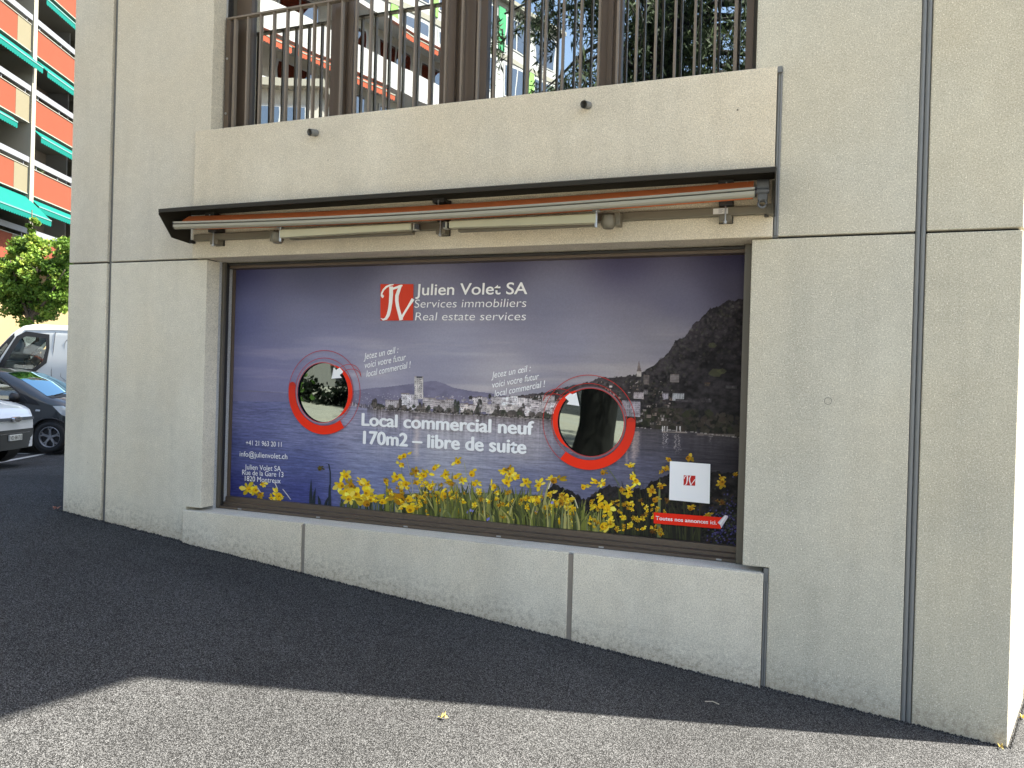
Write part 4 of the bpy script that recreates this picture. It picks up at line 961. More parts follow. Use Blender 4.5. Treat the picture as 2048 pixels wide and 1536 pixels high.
# ---- car builder: local x is forward, local z up, origin on the ground in the middle
class Car:
    def __init__(s,name,loc,rz,L,W,prof,belt,wheel_r,axles,paintmat,taper_f=.55,taper_r=.4,tumble=.13,sill=.20):
        s.o=empty(name,loc,rz); s.L=L;s.W=W/2;s.belt=belt;s.wr=wheel_r;s.ax=axles;s.tf=taper_f;s.tr=taper_r;s.tb=tumble
        s.px=[p[0] for p in prof]; s.pz=[p[1] for p in prof]; s.top=max(s.pz); s.sill=sill
        xs=np.concatenate([np.linspace(-L/2,L/2,121)]); xs=np.unique(np.concatenate([xs,*[a+ (wheel_r+.055)*np.cos(np.linspace(0,math.pi,17)) for a in axles]])); s.xs=xs
        mb=MB(); K=16; n=len(xs); vs=[]
        for sd in (1,-1):
            for x in xs:
                zl=s.zlo(x); zh=s.zt(x)
                for k in range(K+1):
                    t=k/K; z=zl+(zh-zl)*t; vs.append((x,sd*s.w(x,z),z))
        fs=[]
        for i in range(n-1):
            for k in range(K):
                a=i*(K+1)+k; b=a+K+1; fs.append((a,b,b+1,a+1)); o2=n*(K+1); fs.append((o2+a,o2+a+1,o2+b+1,o2+b))
        mb.add(vs,fs,True)
        T=8; tv=[]
        for x in xs:
            zh=s.zt(x); w_=s.w(x,zh)
            for k in range(T+1):
                y=w_*(1-2*k/T); tv.append((x,y,zh+.035*(1-(y/max(w_,.01))**2)))
        mb.add(tv,[(i*(T+1)+k,i*(T+1)+k+1,(i+1)*(T+1)+k+1,(i+1)*(T+1)+k) for i in range(n-1) for k in range(T)],True)
        for x in (xs[0],xs[-1]):
            zl=s.zlo(x);zh=s.zt(x); q=[(x,s.w(x,zl+(zh-zl)*k/K),zl+(zh-zl)*k/K) for k in range(K+1)]; mb.add(q+[(x,-p[1],p[2]) for p in q],[(k,k+1,K+2+k,K+1+k) for k in range(K)])
        uv=[(x,sd*s.w(x,s.zlo(x))*.98,s.zlo(x)) for x in xs for sd in (1,-1)]
        mb.add(uv,[(2*i,2*i+1,2*i+3,2*i+2) for i in range(n-1)])
        me=bpy.data.meshes.new('body'); me.from_pydata(mb.v,[],mb.f); me.polygons.foreach_set('use_smooth',mb.sm)
        bm=bmesh.new(); bm.from_mesh(me); bmesh.ops.remove_doubles(bm,verts=bm.verts,dist=.0015); bmesh.ops.recalc_face_normals(bm,faces=bm.faces); bm.to_mesh(me); bm.free()
        s.body=link('body',me,paintmat,s.o)
        for a in axles:                                             # dark arch lining
            for sd in (1,-1):
                x_=MB().tube([(a,sd*(s.W-.36),wheel_r+.01),(a,sd*(s.W-.055),wheel_r+.01)],wheel_r+.045,28); x_.build('wheel_arch',M['black'],s.o)
            for sd in (1,-1): s.wheel(a,sd)
    def zt(s,x): return float(np.interp(x,s.px,s.pz))
    def zlo(s,x):
        z=s.sill+.10*max(0,(abs(x)-s.L/2+.5)/.5)
        for a in s.ax:
            d=abs(x-a); R_=s.wr+.055
            if d<R_: z=max(z,s.wr+math.sqrt(R_*R_-d*d))
        return z
    def w(s,x,z):
        e=s.L/2-x; tf=s.W*(1-.42*(max(0,1-e/s.tf))**2.4); e2=s.L/2+x; tf=min(tf,s.W*(1-.25*(max(0,1-e2/s.tr))**2.4))
        bz=s.belt(x) if callable(s.belt) else s.belt
        if z>bz: tf*=1-s.tb*((z-bz)/max(s.top-bz,.01))**1.25
        else: tf*=1-.05*((bz-z)/bz)**2
        top=s.zt(x); edge=max(0,1-(top-z)/.09); return tf*(1-.06*edge**2)
    def hole(s,poly):
        bm=bmesh.new(); bm.from_mesh(s.body.data); dead=[]
        for f in bm.faces:
            c=f.calc_center_median()
            if abs(c.y)<s.W*.7: continue
            ins=False
            for i in range(len(poly)):
                ax_,az_=poly[i]; bx_,bz_=poly[(i+1)%len(poly)]
                if (az_>c.z)!=(bz_>c.z) and c.x<(bx_-ax_)*(c.z-az_)/(bz_-az_)+ax_: ins=not ins
            if ins: dead.append(f)
        bmesh.ops.delete(bm,geom=dead,context='FACES'); bm.to_mesh(s.body.data); bm.free()
    def ring(s,name,outer,inner,mat,sd,off):
        pts=outer+[outer[0]]+[inner[0]]+inner[::-1]
        mb=MB(); n=len(outer); V_=[]
        def dens(P_):
            out=[]
            for i in range(len(P_)):
                a=Vector(P_[i]); b=Vector(P_[(i+1)%len(P_)]); out+= [a.lerp(b,t) for t in np.linspace(0,1,7)[:-1]]
            return out
        A_,B_=dens(outer),dens(inner); m_=len(A_)
        for t in (0,.5,1):
            for a,b in zip(A_,B_): p=a.lerp(b,t); V_.append((p.x,sd*(s.w(p.x,p.y)+off),p.y))
        mb.add(V_,[(j*m_+i,j*m_+(i+1)%m_,(j+1)*m_+(i+1)%m_,(j+1)*m_+i) for j in (0,1) for i in range(m_)],True)
        return mb.build(name,mat,s.o)
    def side(s,name,pts,mat,sd=1,off=.006,par=None,inner=None):      # a pane or trim piece lying on the flank
        bm=bmesh.new(); vs=[bm.verts.new((x,sd*(s.w(x,z)+off),z)) for x,z in pts]; bm.faces.new(vs)
        bmesh.ops.triangulate(bm,faces=bm.faces[:]); bmesh.ops.subdivide_edges(bm,edges=bm.edges[:],cuts=3,use_grid_fill=True)
        for v in bm.verts: v.co.y=sd*(s.w(v.co.x,v.co.z)+off)
        for f in bm.faces: f.smooth=True
        bmesh.ops.recalc_face_normals(bm,faces=bm.faces)
        me=bpy.data.meshes.new(name); bm.to_mesh(me); bm.free(); return link(name,me,mat,par or s.o)
    def strip(s,name,pts,wd,mat,sd=1,off=.008):
        mb=MB(); mb.tube([(x,sd*(s.w(x,z)+off*.5),z) for x,z in pts],wd,6); return mb.build(name,mat,s.o)
    def screen(s,name,x0,x1,mat,ins=.07,off=.006,n=8):
        mb=MB(); vs=[]
        for i in range(n+1):
            x=x0+(x1-x0)*i/n; z=s.zt(x); w_=s.w(x,z)-ins
            for k in range(9): y=w_*(1-2*k/8); vs.append((x,y,z+.035*(1-(y/(w_+ins))**2)+off))
        mb.add(vs,[(i*9+k,i*9+k+1,(i+1)*9+k+1,(i+1)*9+k) for i in range(n) for k in range(8)],True); return mb.build(name,mat,s.o)
    def wheel(s,a,sd):
        r=s.wr; y=sd*(s.W-.10); wl=empty('wheel',(a,y,r),0,s.o)
        ty=MB(); prof=[(-.09,r*.64),(-.095,r*.86),(-.075,r*.97),(-.04,r),(.04,r),(.075,r*.97),(.095,r*.86),(.085,r*.66),(.05,r*.62)]; n=40
        vs=[(rad*math.cos(2*math.pi*k/n),sd*dy,rad*math.sin(2*math.pi*k/n)) for dy,rad in prof for k in range(n)]
        ty.add(vs,[(j*n+k,j*n+(k+1)%n,(j+1)*n+(k+1)%n,(j+1)*n+k) for j in range(len(prof)-1) for k in range(n)],True); ty.build('tyre',MC['tyre'],wl)
        rim=MB(); p2=[(.085,r*.665),(.095,r*.64),(.06,r*.60),(.0,r*.57),(-.05,r*.56)]
        vs=[(rad*math.cos(2*math.pi*k/n),sd*dy,rad*math.sin(2*math.pi*k/n)) for dy,rad in p2 for k in range(n)]
        rim.add(vs,[(j*n+k,j*n+(k+1)%n,(j+1)*n+(k+1)%n,(j+1)*n+k) for j in range(len(p2)-1) for k in range(n)],True)
        rim.tube([(0,sd*.03,0),(0,sd*.072,0)],[r*.17,r*.12],20)
        for k in range(5):
            t=2*math.pi*k/5+.32; c,s_=math.cos(t),math.sin(t)
            def q(u,v,dy): return (u*c-v*s_,sd*dy,u*s_+v*c)
            w0,w1=r*.075,r*.06
            def bar(A_,B_,wa,wb):
                ax_,ay_=A_;bx_,by_=B_; dx,dy=bx_-ax_,by_-ay_; l=math.hypot(dx,dy); nx_,nz_=-dy/l,dx/l
                v8=[q(ax_+nx_*wa,ay_+nz_*wa,.068),q(ax_-nx_*wa,ay_-nz_*wa,.068),q(bx_-nx_*wb,by_-nz_*wb,.078),q(bx_+nx_*wb,by_+nz_*wb,.078)]
                v8+=[(p[0],p[1]-sd*.03,p[2]) for p in v8]; rim.add(v8,[(0,1,2,3),(4,7,6,5),(0,4,5,1),(1,5,6,2),(2,6,7,3),(3,7,4,0)])
            bar((r*.08,0),(r*.42,0),w0,w1); bar((r*.40,0),(r*.61,r*.13),w1*.8,w1*.6); bar((r*.40,0),(r*.61,-r*.13),w1*.8,w1*.6)
        rim.build('rim',MC['alloy'],wl)
        MB().tube([(0,-sd*.04,0),(0,-sd*.02,0)],r*.58,28).build('brake_disc',MC['brake'],wl)
MC=dict(tyre=paint('tyre_rubber',(.022,.022,.022),.85), alloy=paint('alloy_rim',(.36,.36,.37),.35,metal=.6,var=.05), brake=paint('brake_dark',(.03,.03,.03),.6),
  grey=paint('anthracite_paint',(.040,.046,.050),.32,metal=.3,var=.06,coat=.8), white=paint('white_car_paint',(.74,.76,.78),.3,var=.02,coat=.7), vanw=paint('van_white',(.50,.53,.54),.38,var=.03,coat=.4),
  cglass=glass('car_glass',.16,(.85,.95,1.),(.62,.70,.66)), vglass=glass('van_glass',.05,(.85,.95,1.),(.80,.86,.82)), blue=glass('windscreen',.42,(.55,.85,1.),(.22,.34,.42)), trim=paint('black_trim',(.010,.010,.011),.6), lamp=paint('headlamp_clear',(.62,.66,.68),.12,metal=.2,coat=1.),
  chrome=paint('chrome',(.62,.62,.62),.15,metal=.95), plate=paint('plate_white',(.62,.62,.58),.5), inkb=paint('plate_ink',(.02,.02,.02),.6), badge=paint('badge_blue',(.03,.035,.05),.3,coat=.8), seat=paint('seat_cloth',(.05,.055,.06),.9))
HD=math.atan2(rt.y,rt.x)+R(2.5)                                      # parked across the street
def fbelt(b0,b1,L): return lambda x: b0+(b1-b0)*(x+L/2)/L
# dark hatchback: front wheel seen at (98,867)
def ontolocal(px,py,depth,ax,wr,Wd,head):                            # ground place of the car from one wheel
    p=at(px,py,depth); c,s_=math.cos(head),math.sin(head); off=Wd/2-.0
    return Vector((p.x-ax*c-off*s_, p.y-ax*s_+off*c, 0))
L1=3.45; ax1=(-1.18,1.15)
pr1=[(-L1/2,.55),(-L1/2+.05,.95),(-L1/2+.22,1.32),(-L1/2+.5,1.44),(-.6,1.50),(-.05,1.49),(.20,1.44),(.55,1.29),(.85,1.12),(1.02,1.02),(1.18,.97),(1.40,.89),(1.60,.78),(L1/2-.02,.62),(L1/2,.45)]
p1=ontolocal(98,867,13.5,ax1[1],.285,1.62,HD); zc=float(hgt(p1.x))
K1=Car('dark_hatchback',(p1.x,p1.y,zc),HD,L1,1.62,pr1,fbelt(.98,.86,L1),.287,ax1,MC['grey'],.7,.4,.20)
tag(K1.o,'anthracite grey hatchback with silver five spoke wheels and black mirror','car','parked vehicles')
for sd in (-1,1):
    K1.side('side_window',[(-.05,.98),(.72,.93),(.50,1.12),(.22,1.31),(-.05,1.40)],MC['cglass'],sd); K1.side('side_window',[(-.95,1.02),(-.12,.985),(-.12,1.405),(-.5,1.41),(-.88,1.36)],MC['cglass'],sd)
    K1.strip('window_trim',[(-.95,1.01),(-.1,.975),(.72,.92)],.011,MC['trim'],sd); K1.strip('window_trim',[(.76,.93),(.52,1.13),(.22,1.34),(-.1,1.43),(-.5,1.435),(-.92,1.37)],.012,MC['trim'],sd)
    K1.side('corner_trim',[(.66,.90),(.98,.86),(.90,.95),(.76,1.02),(.56,1.10)],MC['trim'],sd,.009)
    K1.strip('door_seam',[(.70,.90),(.70,.60),(.60,.34),(.50,.28)],.005,MC['trim'],sd,.002); K1.strip('door_seam',[(-.09,.97),(-.10,.6),(-.14,.30)],.005,MC['trim'],sd,.002)
    K1.side('headlight',[(1.20,.86),(1.36,.86),(1.56,.74),(1.64,.62),(1.50,.62),(1.34,.70)],MC['lamp'],sd,.012)
    K1.side('indicator',[(.90,.755),(.98,.755),(.99,.785),(.91,.79)],MC['lamp'],sd,.01)
    mm=MB(); mm.tube([(.56,sd*.86,.97),(.60,sd*.93,1.0),(.585,sd*.985,1.0),(.56,sd*1.02,.995)],[.03,.085,.085,.03],12); mm.tube([(.58,sd*.72,.93),(.58,sd*.88,.95)],.025,8); mm.build('side_mirror',MC['trim'],K1.o)
    K1.strip('arch_lip',[(ax1[1]+.345*math.cos(t),.287+.345*math.sin(t)) for t in np.linspace(.0,3.14,16)],.016,MC['trim'],sd)
K1.screen('windscreen',.24,1.02,MC['blue']); K1.screen('windscreen_surround',1.02,1.14,MC['trim'],.04)
K1.strip('wiper',[(1.02,1.05),(.98,1.06)],.01,MC['trim']); MB().tube([(1.06,-.5,1.045),(.98,.0,1.085),(.96,.25,1.09)],.009,6).build('wiper_blade',MC['trim'],K1.o)
MB().box((-.6,-.6,.45),(.1,-.15,1.0)).box((-.6,.15,.45),(.1,.6,1.0)).build('seat',MC['seat'],K1.o,.05)
MB().box((L1/2-.02,-.45,.30),(L1/2+.02,.45,.46)).build('grille',MC['trim'],K1.o,.01)
# white hatchback: nose in view, badge at (26,832)
L2=3.62; ax2=(-1.17,1.13)
pr2=[(-L2/2,.5),(-L2/2+.05,.95),(-L2/2+.25,1.36),(-.9,1.49),(-.2,1.50),(.15,1.42),(.55,1.22),(.85,1.06),(1.10,.98),(1.35,.94),(1.55,.89),(1.70,.84),(L2/2-.03,.77),(L2/2,.70)]
p2_=at(38,832,11.3); c_,s_=math.cos(HD),math.sin(HD)
p2c=Vector((p2_.x-(L2/2)*c_, p2_.y-(L2/2)*s_,0)); zc2=float(hgt(p2_.x))+.02
K2=Car('white_hatchback',(p2c.x-.10,p2c.y,zc2),HD,L2,1.66,pr2,fbelt(.98,.86,L2),.287,ax2,MC['white'],.62,.4,.18,.17)
tag(K2.o,'white hatchback nosed into view at the left edge with black grille and number plate','car','parked vehicles')
def nose(name,pts,mat,off,par=None,th=.012):                         # a piece on the curved nose: pts (y,z)
    def nx_(y,z):
        x=L2/2
        while x>L2/2-.8 and (K2.w(x,z)<abs(y)+.0 or K2.zt(x)<z): x-=.004
        return x+off
    bm=bmesh.new(); vs=[bm.verts.new((0,y,z)) for y,z in pts]; bm.faces.new(vs); bmesh.ops.triangulate(bm,faces=bm.faces[:]); bmesh.ops.subdivide_edges(bm,edges=bm.edges[:],cuts=4,use_grid_fill=True)
    for v in bm.verts: v.co.x=nx_(v.co.y,v.co.z)
    for f in bm.faces: f.smooth=True
    me=bpy.data.meshes.new(name); bm.to_mesh(me); bm.free(); return link(name,me,mat,par or K2.o)
nose('lower_grille',[(-.52,.26),(.52,.26),(.56,.34),(.55,.52),(.48,.56),(-.48,.56),(-.55,.52),(-.56,.34)],MC['trim'],.014)
nose('upper_grille',[(-.46,.70),(.46,.70),(.48,.745),(-.48,.745)],MC['trim'],.03)
nose('grille_bar',[(-.52,.50),(.52,.50),(.52,.51),(-.52,.51)],MC['chrome'],.022)
bz=.72; e=[(.095*math.cos(t),bz+.042*math.sin(t)) for t in np.linspace(0,6.1,28)]
bg_=MB(); bg_.prismx(e,L2/2-.01,L2/2+.060); bg_.build('badge',MC['chrome'],K2.o); MB().prismx([(.080*math.cos(t),bz+.031*math.sin(t)) for t in np.linspace(0,6.1,28)],L2/2+.0605,L2/2+.063).build('badge_field',MC['badge'],K2.o)
MB().box((L2/2-.02,-.155,.395),(L2/2+.036,.155,.485)).build('number_plate',MC['plate'],K2.o,.004)
def ctext(s_,y0,y1,z0,h,x,mat,name,shear=0):
    cu=bpy.data.curves.new(name,'FONT'); cu.body=s_; cu.shear=shear; cu.offset=.012; o=bpy.data.objects.new(name,cu); C.objects.link(o); bpy.context.view_layer.update()
    me=bpy.data.meshes.new_from_object(o.evaluated_get(bpy.context.evaluated_depsgraph_get())); bpy.data.objects.remove(o)
    n=len(me.vertices); v=np.empty(n*3); me.vertices.foreach_get('co',v); v=v.reshape(-1,3); a,b=v[:,0].min(),v[:,0].max(); zz=CAPU
    v=np.stack([np.full(n,x),y0+(v[:,0]-a)/(b-a)*(y1-y0),z0+v[:,1]/zz*h],-1); me.vertices.foreach_set('co',v.ravel()); me.update(); me.name=name; return link(name,me,mat,K2.o)
ctext('VD\u00b7381713',-.14,.14,.412,.058,L2/2+.0375,MC['inkb'],'plate_lettering')
ctext('Ford',-.058,.058,bz-.015,.030,L2/2+.0645,MC['chrome'],'badge_lettering',.3)
for sd in (-1,1):
    K2.side('headlight',[(1.25,.80),(1.45,.78),(1.60,.74),(1.62,.68),(1.48,.66),(1.30,.72)],MC['lamp'],sd,.01); K2.side('side_window',[(-.95,1.0),(.66,.94),(.48,1.12),(.2,1.30),(-.3,1.40),(-.85,1.36)],MC['cglass'],sd)
    K2.strip('window_trim',[(-.95,.99),(.68,.93)],.011,MC['trim'],sd); K2.strip('door_seam',[(.66,.90),(.66,.6),(.5,.28)],.005,MC['trim'],sd,.002)
    mm=MB(); mm.tube([(.56,sd*.86,.97),(.60,sd*.93,1.0),(.585,sd*.985,1.0),(.56,sd*1.02,.995)],[.03,.085,.085,.03],12); mm.tube([(.58,sd*.72,.93),(.58,sd*.88,.95)],.025,8); mm.build('side_mirror',MC['white'],K2.o)
K2.screen('windscreen',.16,.86,MC['blue']); K2.strip('bonnet_seam',[(.95,.90),(1.3,.86),(1.5,.80)],.004,MC['trim'],-1,.001)
# white van: nose to the left, further back
L3=5.1; HV=HD+math.pi; ax3=(-1.75,1.55)
pr3=[(-L3/2,.6),(-L3/2+.03,2.0),(-L3/2+.12,2.24),(-L3/2+.4,2.28),(.85,2.28),(1.06,2.24),(1.30,2.06),(1.62,1.66),(1.86,1.36),(1.95,1.30),(2.2,1.20),(2.42,1.0),(L3/2-.02,.7),(L3/2,.45)]
dv=17.0; q=at(70,700,dv); cv,sv=math.cos(HV),math.sin(HV); offx=.72; offy=-.95
p3=Vector((q.x-offx*cv+offy*sv*-1*-1, q.y-offx*sv, 0)); p3=Vector((q.x-offx*cv-.95*math.sin(HD), q.y-offx*sv+.95*math.cos(HD),0))
K3=Car('white_van',(p3.x,p3.y,float(hgt(p3.x))),HV,L3,1.95,pr3,lambda x:1.30,.34,ax3,MC['vanw'],.8,.15,.10,.28)
tag(K3.o,'white panel van with black framed cab window parked behind the grey hatchback','van','parked vehicles')
bm=bmesh.new(); bm.from_mesh(K3.body.data)
bmesh.ops.delete(bm,geom=[f for f in bm.faces if 1.18<f.calc_center_median().x<1.84 and abs(f.calc_center_median().y)<.78 and f.calc_center_median().z>K3.zt(f.calc_center_median().x)-.03],context='FACES'); bm.to_mesh(K3.body.data); bm.free()
WO=[(1.56,1.22),(1.10,1.19),(.72,1.16),(.44,1.40),(.40,1.75),(.43,2.06),(.96,2.12),(1.16,2.00)]; WI=[(1.40,1.29),(1.10,1.27),(.76,1.25),(.52,1.44),(.48,1.75),(.50,1.97),(.94,2.00),(1.06,1.94)]
QO=[(1.93,1.26),(1.62,1.24),(1.20,1.98),(1.22,2.08)]; QI=[(1.80,1.31),(1.62,1.30),(1.34,1.78),(1.36,1.84)]
K3.hole([(a[0]*.45+b[0]*.55,a[1]*.45+b[1]*.55) for a,b in zip(WO,WI)]); K3.hole([(a[0]*.4+b[0]*.6,a[1]*.4+b[1]*.6) for a,b in zip(QO,QI)])
for sd in (-1,1):
    K3.ring('cab_window_frame',WO,WI,MC['trim'],sd,.006); K3.side('cab_window',WI,MC['vglass'],sd,.004)
    K3.ring('quarter_window_frame',QO,QI,MC['trim'],sd,.008); K3.side('quarter_window',QI,MC['vglass'],sd,.006)
    K3.strip('door_seam',[(.30,2.12),(.31,1.8),(.33,1.2),(.30,.5)],.006,M['gap'],sd,.002); K3.strip('roof_seam',[(-2.3,2.16),(.3,2.165),(1.0,2.14)],.006,M['joint'],sd,.002)
    K3.strip('panel_crease',[(.12,1.10),(.06,1.9),(-.02,2.0),(-1.0,2.0),(-1.1,1.9),(-1.12,1.1),(-1.0,1.0),(.0,1.0),(.12,1.1)],.007,M['joint_light'],sd,.001)
    mm=MB().tube([(1.55,sd*1.02,1.25),(1.55,sd*1.12,1.3)],.03,8); mm.box((1.47,sd*1.12-.06,1.2),(1.60,sd*1.12+.06,1.55)); mm.build('side_mirror',MC['trim'],K3.o)
    K3.side('headlight',[(2.1,.95),(2.35,.88),(2.42,.70),(2.2,.72)],MC['lamp'],sd,.01)
K3.screen('windscreen',1.14,1.86,MC['vglass'])
MB().box((.35,-.7,.9),(.75,-.15,1.72)).box((.35,.15,.9),(.75,.7,1.72)).build('seat',MC['seat'],K3.o,.05)
tr=MB(); tr.tube([(1.15+.19*math.cos(t)*.4,.40+.19*math.sin(t),1.30+.19*math.cos(t)) for t in np.linspace(0,6.28,20)],.014,6,False); tr.build('steering_wheel',MC['trim'],K3.o)
# ---- road markings of the parking bays
def mark(a,b,wd,name='parking_line'):
    d=(b-a); d.z=0; L=d.length; d.normalize(); nn=Vector((-d.y,d.x,0))*wd/2; mb=MB(); n=max(2,int(L/.4)); vs=[]
    for i in range(n+1):
        p=a+d*L*i/n
        for s_ in (1,-1): q=p+nn*s_; vs.append((q.x,q.y,float(hgt(q.x,q.y))+.006))
    mb.add(vs,[(2*i,2*i+1,2*i+3,2*i+2) for i in range(n)]); o=mb.build(name,M['line']); o['kind']='structure'
def ground_at(px,py):
    d=ray(px,py); t=8.
    for k in range(60): p=CAM+d*t; t+=(p.z-float(hgt(p.x,p.y)))/max(.05,-d.z)*.7
    return CAM+d*t
ga,gb=ground_at(0,925),ground_at(128,901)
dd=(gb-ga).normalized(); mark(ga-dd*6,gb+dd*14,.11)
gc=ground_at(60,908); cd_=Vector((math.cos(HD),math.sin(HD),0)); mark(gc-cd_*4.6,gc-cd_*.02,.10)
mark(gc-cd_*4.6+dd*2.5,gc-cd_*.02+dd*2.5,.10); mark(gc-cd_*4.6-dd*2.5,gc-cd_*.02-dd*2.5,.10)
# ---- trees
def leafmat(name,cols,rough=.6,trans=.35):
    mt=bpy.data.materials.new(name); mt.use_nodes=True; n=mt.node_tree; n.nodes.clear()
    out=nd(n,'OutputMaterial'); d=nd(n,'BsdfPrincipled'); t=nd(n,'BsdfTranslucent'); mx=nd(n,'MixShader'); mx.inputs[0].default_value=trans
    a=nd(n,'Attribute'); a.attribute_name='leafvar'; c=ramp(n,a.outputs['Fac'],[(i/(len(cols)-1),k) for i,k in enumerate(cols)])
    n.links.new(c,d.inputs['Base Color']); n.links.new(c,t.inputs[0]); d.inputs['Roughness'].default_value=rough; d.inputs['Specular IOR Level'].default_value=.3
    n.links.new(d.outputs[0],mx.inputs[1]); n.links.new(t.outputs[0],mx.inputs[2]); n.links.new(mx.outputs[0],out.inputs[0]); return mt
def leaves(name,cents,per,size,spread,mat,par,rg,elong=1.6,droop=0.,shape=5):
    N=len(cents)*per; c=np.repeat(np.array([k[:3] for k in cents]),per,0); rad=np.repeat(np.array([k[3] for k in cents]),per)
    v=rg.normal(size=(N,3)); v/=np.linalg.norm(v,axis=1)[:,None]; p=c+v*(rad*rg.random(N)**.45)[:,None]*np.array(spread)
    a=rg.normal(size=(N,3)); a[:,2]-=droop; a/=np.linalg.norm(a,axis=1)[:,None]; b=np.cross(a,rg.normal(size=(N,3))); b/=np.linalg.norm(b,axis=1)[:,None]
    s_=size*rg.uniform(.6,1.3,N)[:,None]; A_=a*s_*elong; Bv=b*s_
    vs=np.stack([p-A_*.5,p-A_*.05+Bv*.5,p+A_*.5,p-A_*.05-Bv*.5],1).reshape(-1,3)
    me=bpy.data.meshes.new(name); me.vertices.add(len(vs)); me.vertices.foreach_set('co',vs.astype(np.float32).ravel())
    me.loops.add(N*4); me.loops.foreach_set('vertex_index',np.arange(N*4,dtype=np.int32)); me.polygons.add(N); me.polygons.foreach_set('loop_start',(np.arange(N)*4).astype(np.int32)); me.update(calc_edges=True)
    lv=np.repeat(np.clip(np.repeat(rg.random(len(cents)),per)*.6+rg.random(N)*.4,0,1),4); at_=me.attributes.new('leafvar','FLOAT','POINT'); at_.data.foreach_set('value',lv.astype(np.float32))
    return link(name,me,mat,par)
bark=paint('bark',(.11,.085,.06),.95,var=.35,scale=6,bmp=.8)
MLF=leafmat('maple_leaf',[(.035,.085,.012),(.08,.16,.022),(.15,.25,.035),(.32,.37,.06)])
TD=19.5; tb=at(58,800,TD); tz=float(hgt(tb.x)); MT=empty('maple_tree',(tb.x,tb.y,tz)); tag(MT,'small maple with yellow green leaves behind the white van','tree')
rgt=np.random.default_rng(5)
def loc(px,py,dep): p=at(px,py,TD+dep); return (p.x-tb.x,p.y-tb.y,p.z-tz)
fork=loc(60,640,0)
tk=MB(); tk.tube([(0,0,-.1),(0.01,0,.9),(fork[0],fork[1],fork[2]-.2),fork],[.14,.11,.095,.085],12)
tips=[(20,520,-.4),(52,470,.2),(85,500,.5),(125,470,0),(130,540,-.6),(8,560,.3),(40,600,.6),(100,590,-.3),(64,420,.1),(140,600,.2)]
for t_ in tips:
    e=Vector(loc(*t_)); f0=Vector(fork); mid=f0.lerp(e,.5)+Vector((0,0,-.12)); tk.tube([f0,mid,e],[.05,.03,.012],7)
tk.build('trunk',bark,MT)
cents=[]
for (x,y,r,n) in ((70,560,60,48),(30,560,34,20),(115,540,38,26),(60,610,45,30),(110,600,38,20),(20,600,24,12),(135,500,24,12),(50,505,28,12),(80,500,18,6),(20,525,18,6),(5,575,12,4),(150,560,30,12),(128,490,14,5),(38,485,10,3),(66,480,10,3)):
    for k in range(n):
        a=rr_.uniform(0,6.28); q_=r*math.sqrt(rr_.random()); c=loc(x+q_*math.cos(a),y+q_*math.sin(a)*.85,rr_.uniform(-.8,.8)*(1-q_/r*.5)); cents.append((*c,rr_.uniform(.13,.26)))
for x,y in ((58,452),(63,462),(74,446),(67,440),(86,505),(78,515)): c=loc(x,y,0); cents.append((*c,.09))
leaves('crown',cents,95,.062,(1,1,.75),MLF,MT,rgt)
# ---- across the street, mirrored in the upper panes and peepholes, and lighting the shaded facade
def block(name,label,o,ang,length,depth,height,wall_,floors,bay,style,H0=0.,base=0.):
    b=empty(name,(o.x,o.y,base),ang); tag(b,label,'apartment block')
    bx(b,'wall',(0,0,-2),(length,depth,height),wall_); bx(b,'roof',(-.3,-.4,height),(length+.3,depth+.3,height+.25),MV['slab'])
    fh=height/floors; nb=int(length/bay)
    for f in range(floors):
        z=f*fh
        if style=='salmon':
            bx(b,'balcony_slab',(0,-1.1,z+fh-.2),(length,-.0,z+fh-.02),MV['white_paint'])
            bx(b,'balcony_parapet',(0,-1.1,z+fh-.01),(length,-1.0,z+fh+.95),MV['white_paint']) if f<floors-1 else None
        if style=='green': bx(b,'floor_band',(0,-.06,z+fh-.35),(length,-.001,z+fh-.02),MV['slab'])
        for k in range(nb):
            x0=k*bay+.35; x1=(k+1)*bay-.35
            wn=bx(b,'window',(x0,-.05,z+.55),(x1,-.005,z+fh-.55),MV['white_paint'])
            bx(wn,'pane',(x0+.1,-.07,z+.65),((x0+x1)/2-.05,-.052,z+fh-.65),MV['dkglass']); bx(wn,'pane',((x0+x1)/2+.05,-.07,z+.65),(x1-.1,-.052,z+fh-.65),MV['dkglass'])
            if style=='green' and (k+f)%2==0: bx(b,'coloured_panel',(x1+.05,-.09,z+.1),(x1+.65,-.01,z+fh-.4),MV['green_p'] if (k+f)%4 else MV['green_q'])
            if style=='salmon' and (k*3+f)%4!=3: awning_mesh(x0-.2,x1+.2,-.9,z+fh-.25,.7,.45,b,MV['salmon'],MV['slab'])
    return b
o1=mirror(905,100,37.5); dirv=Vector((-.276,.961)); ang=math.atan2(dirv.y,dirv.x)
block('balcony_house','pale balcony block with salmon awnings, seen mirrored in the middle upper panes',o1,ang,17,10,17.5,MV['plaster'],6,2.7,'salmon')
o2=mirror(640,100,27.); block('rendered_house','rough pale rendered house mirrored in the left upper pane',Vector((o2.x,o2.y,0)),math.atan2(.35,-.94),8.5,8,12.,MV['plaster'],4,2.8,'plain')
o3=mirror(1115,100,52.); block('green_panel_house','white block with green panels mirrored behind the cedar branches',o3,ang+R(6),16,12,26,MV['white_paint'],8,2.9,'green')
block('street_house','long pale rendered house opposite, sunlit towards the concrete building',Vector((32,-26,0)),math.pi+R(4),22,10,11,MV['plaster'],4,2.9,'plain',base=-1.)
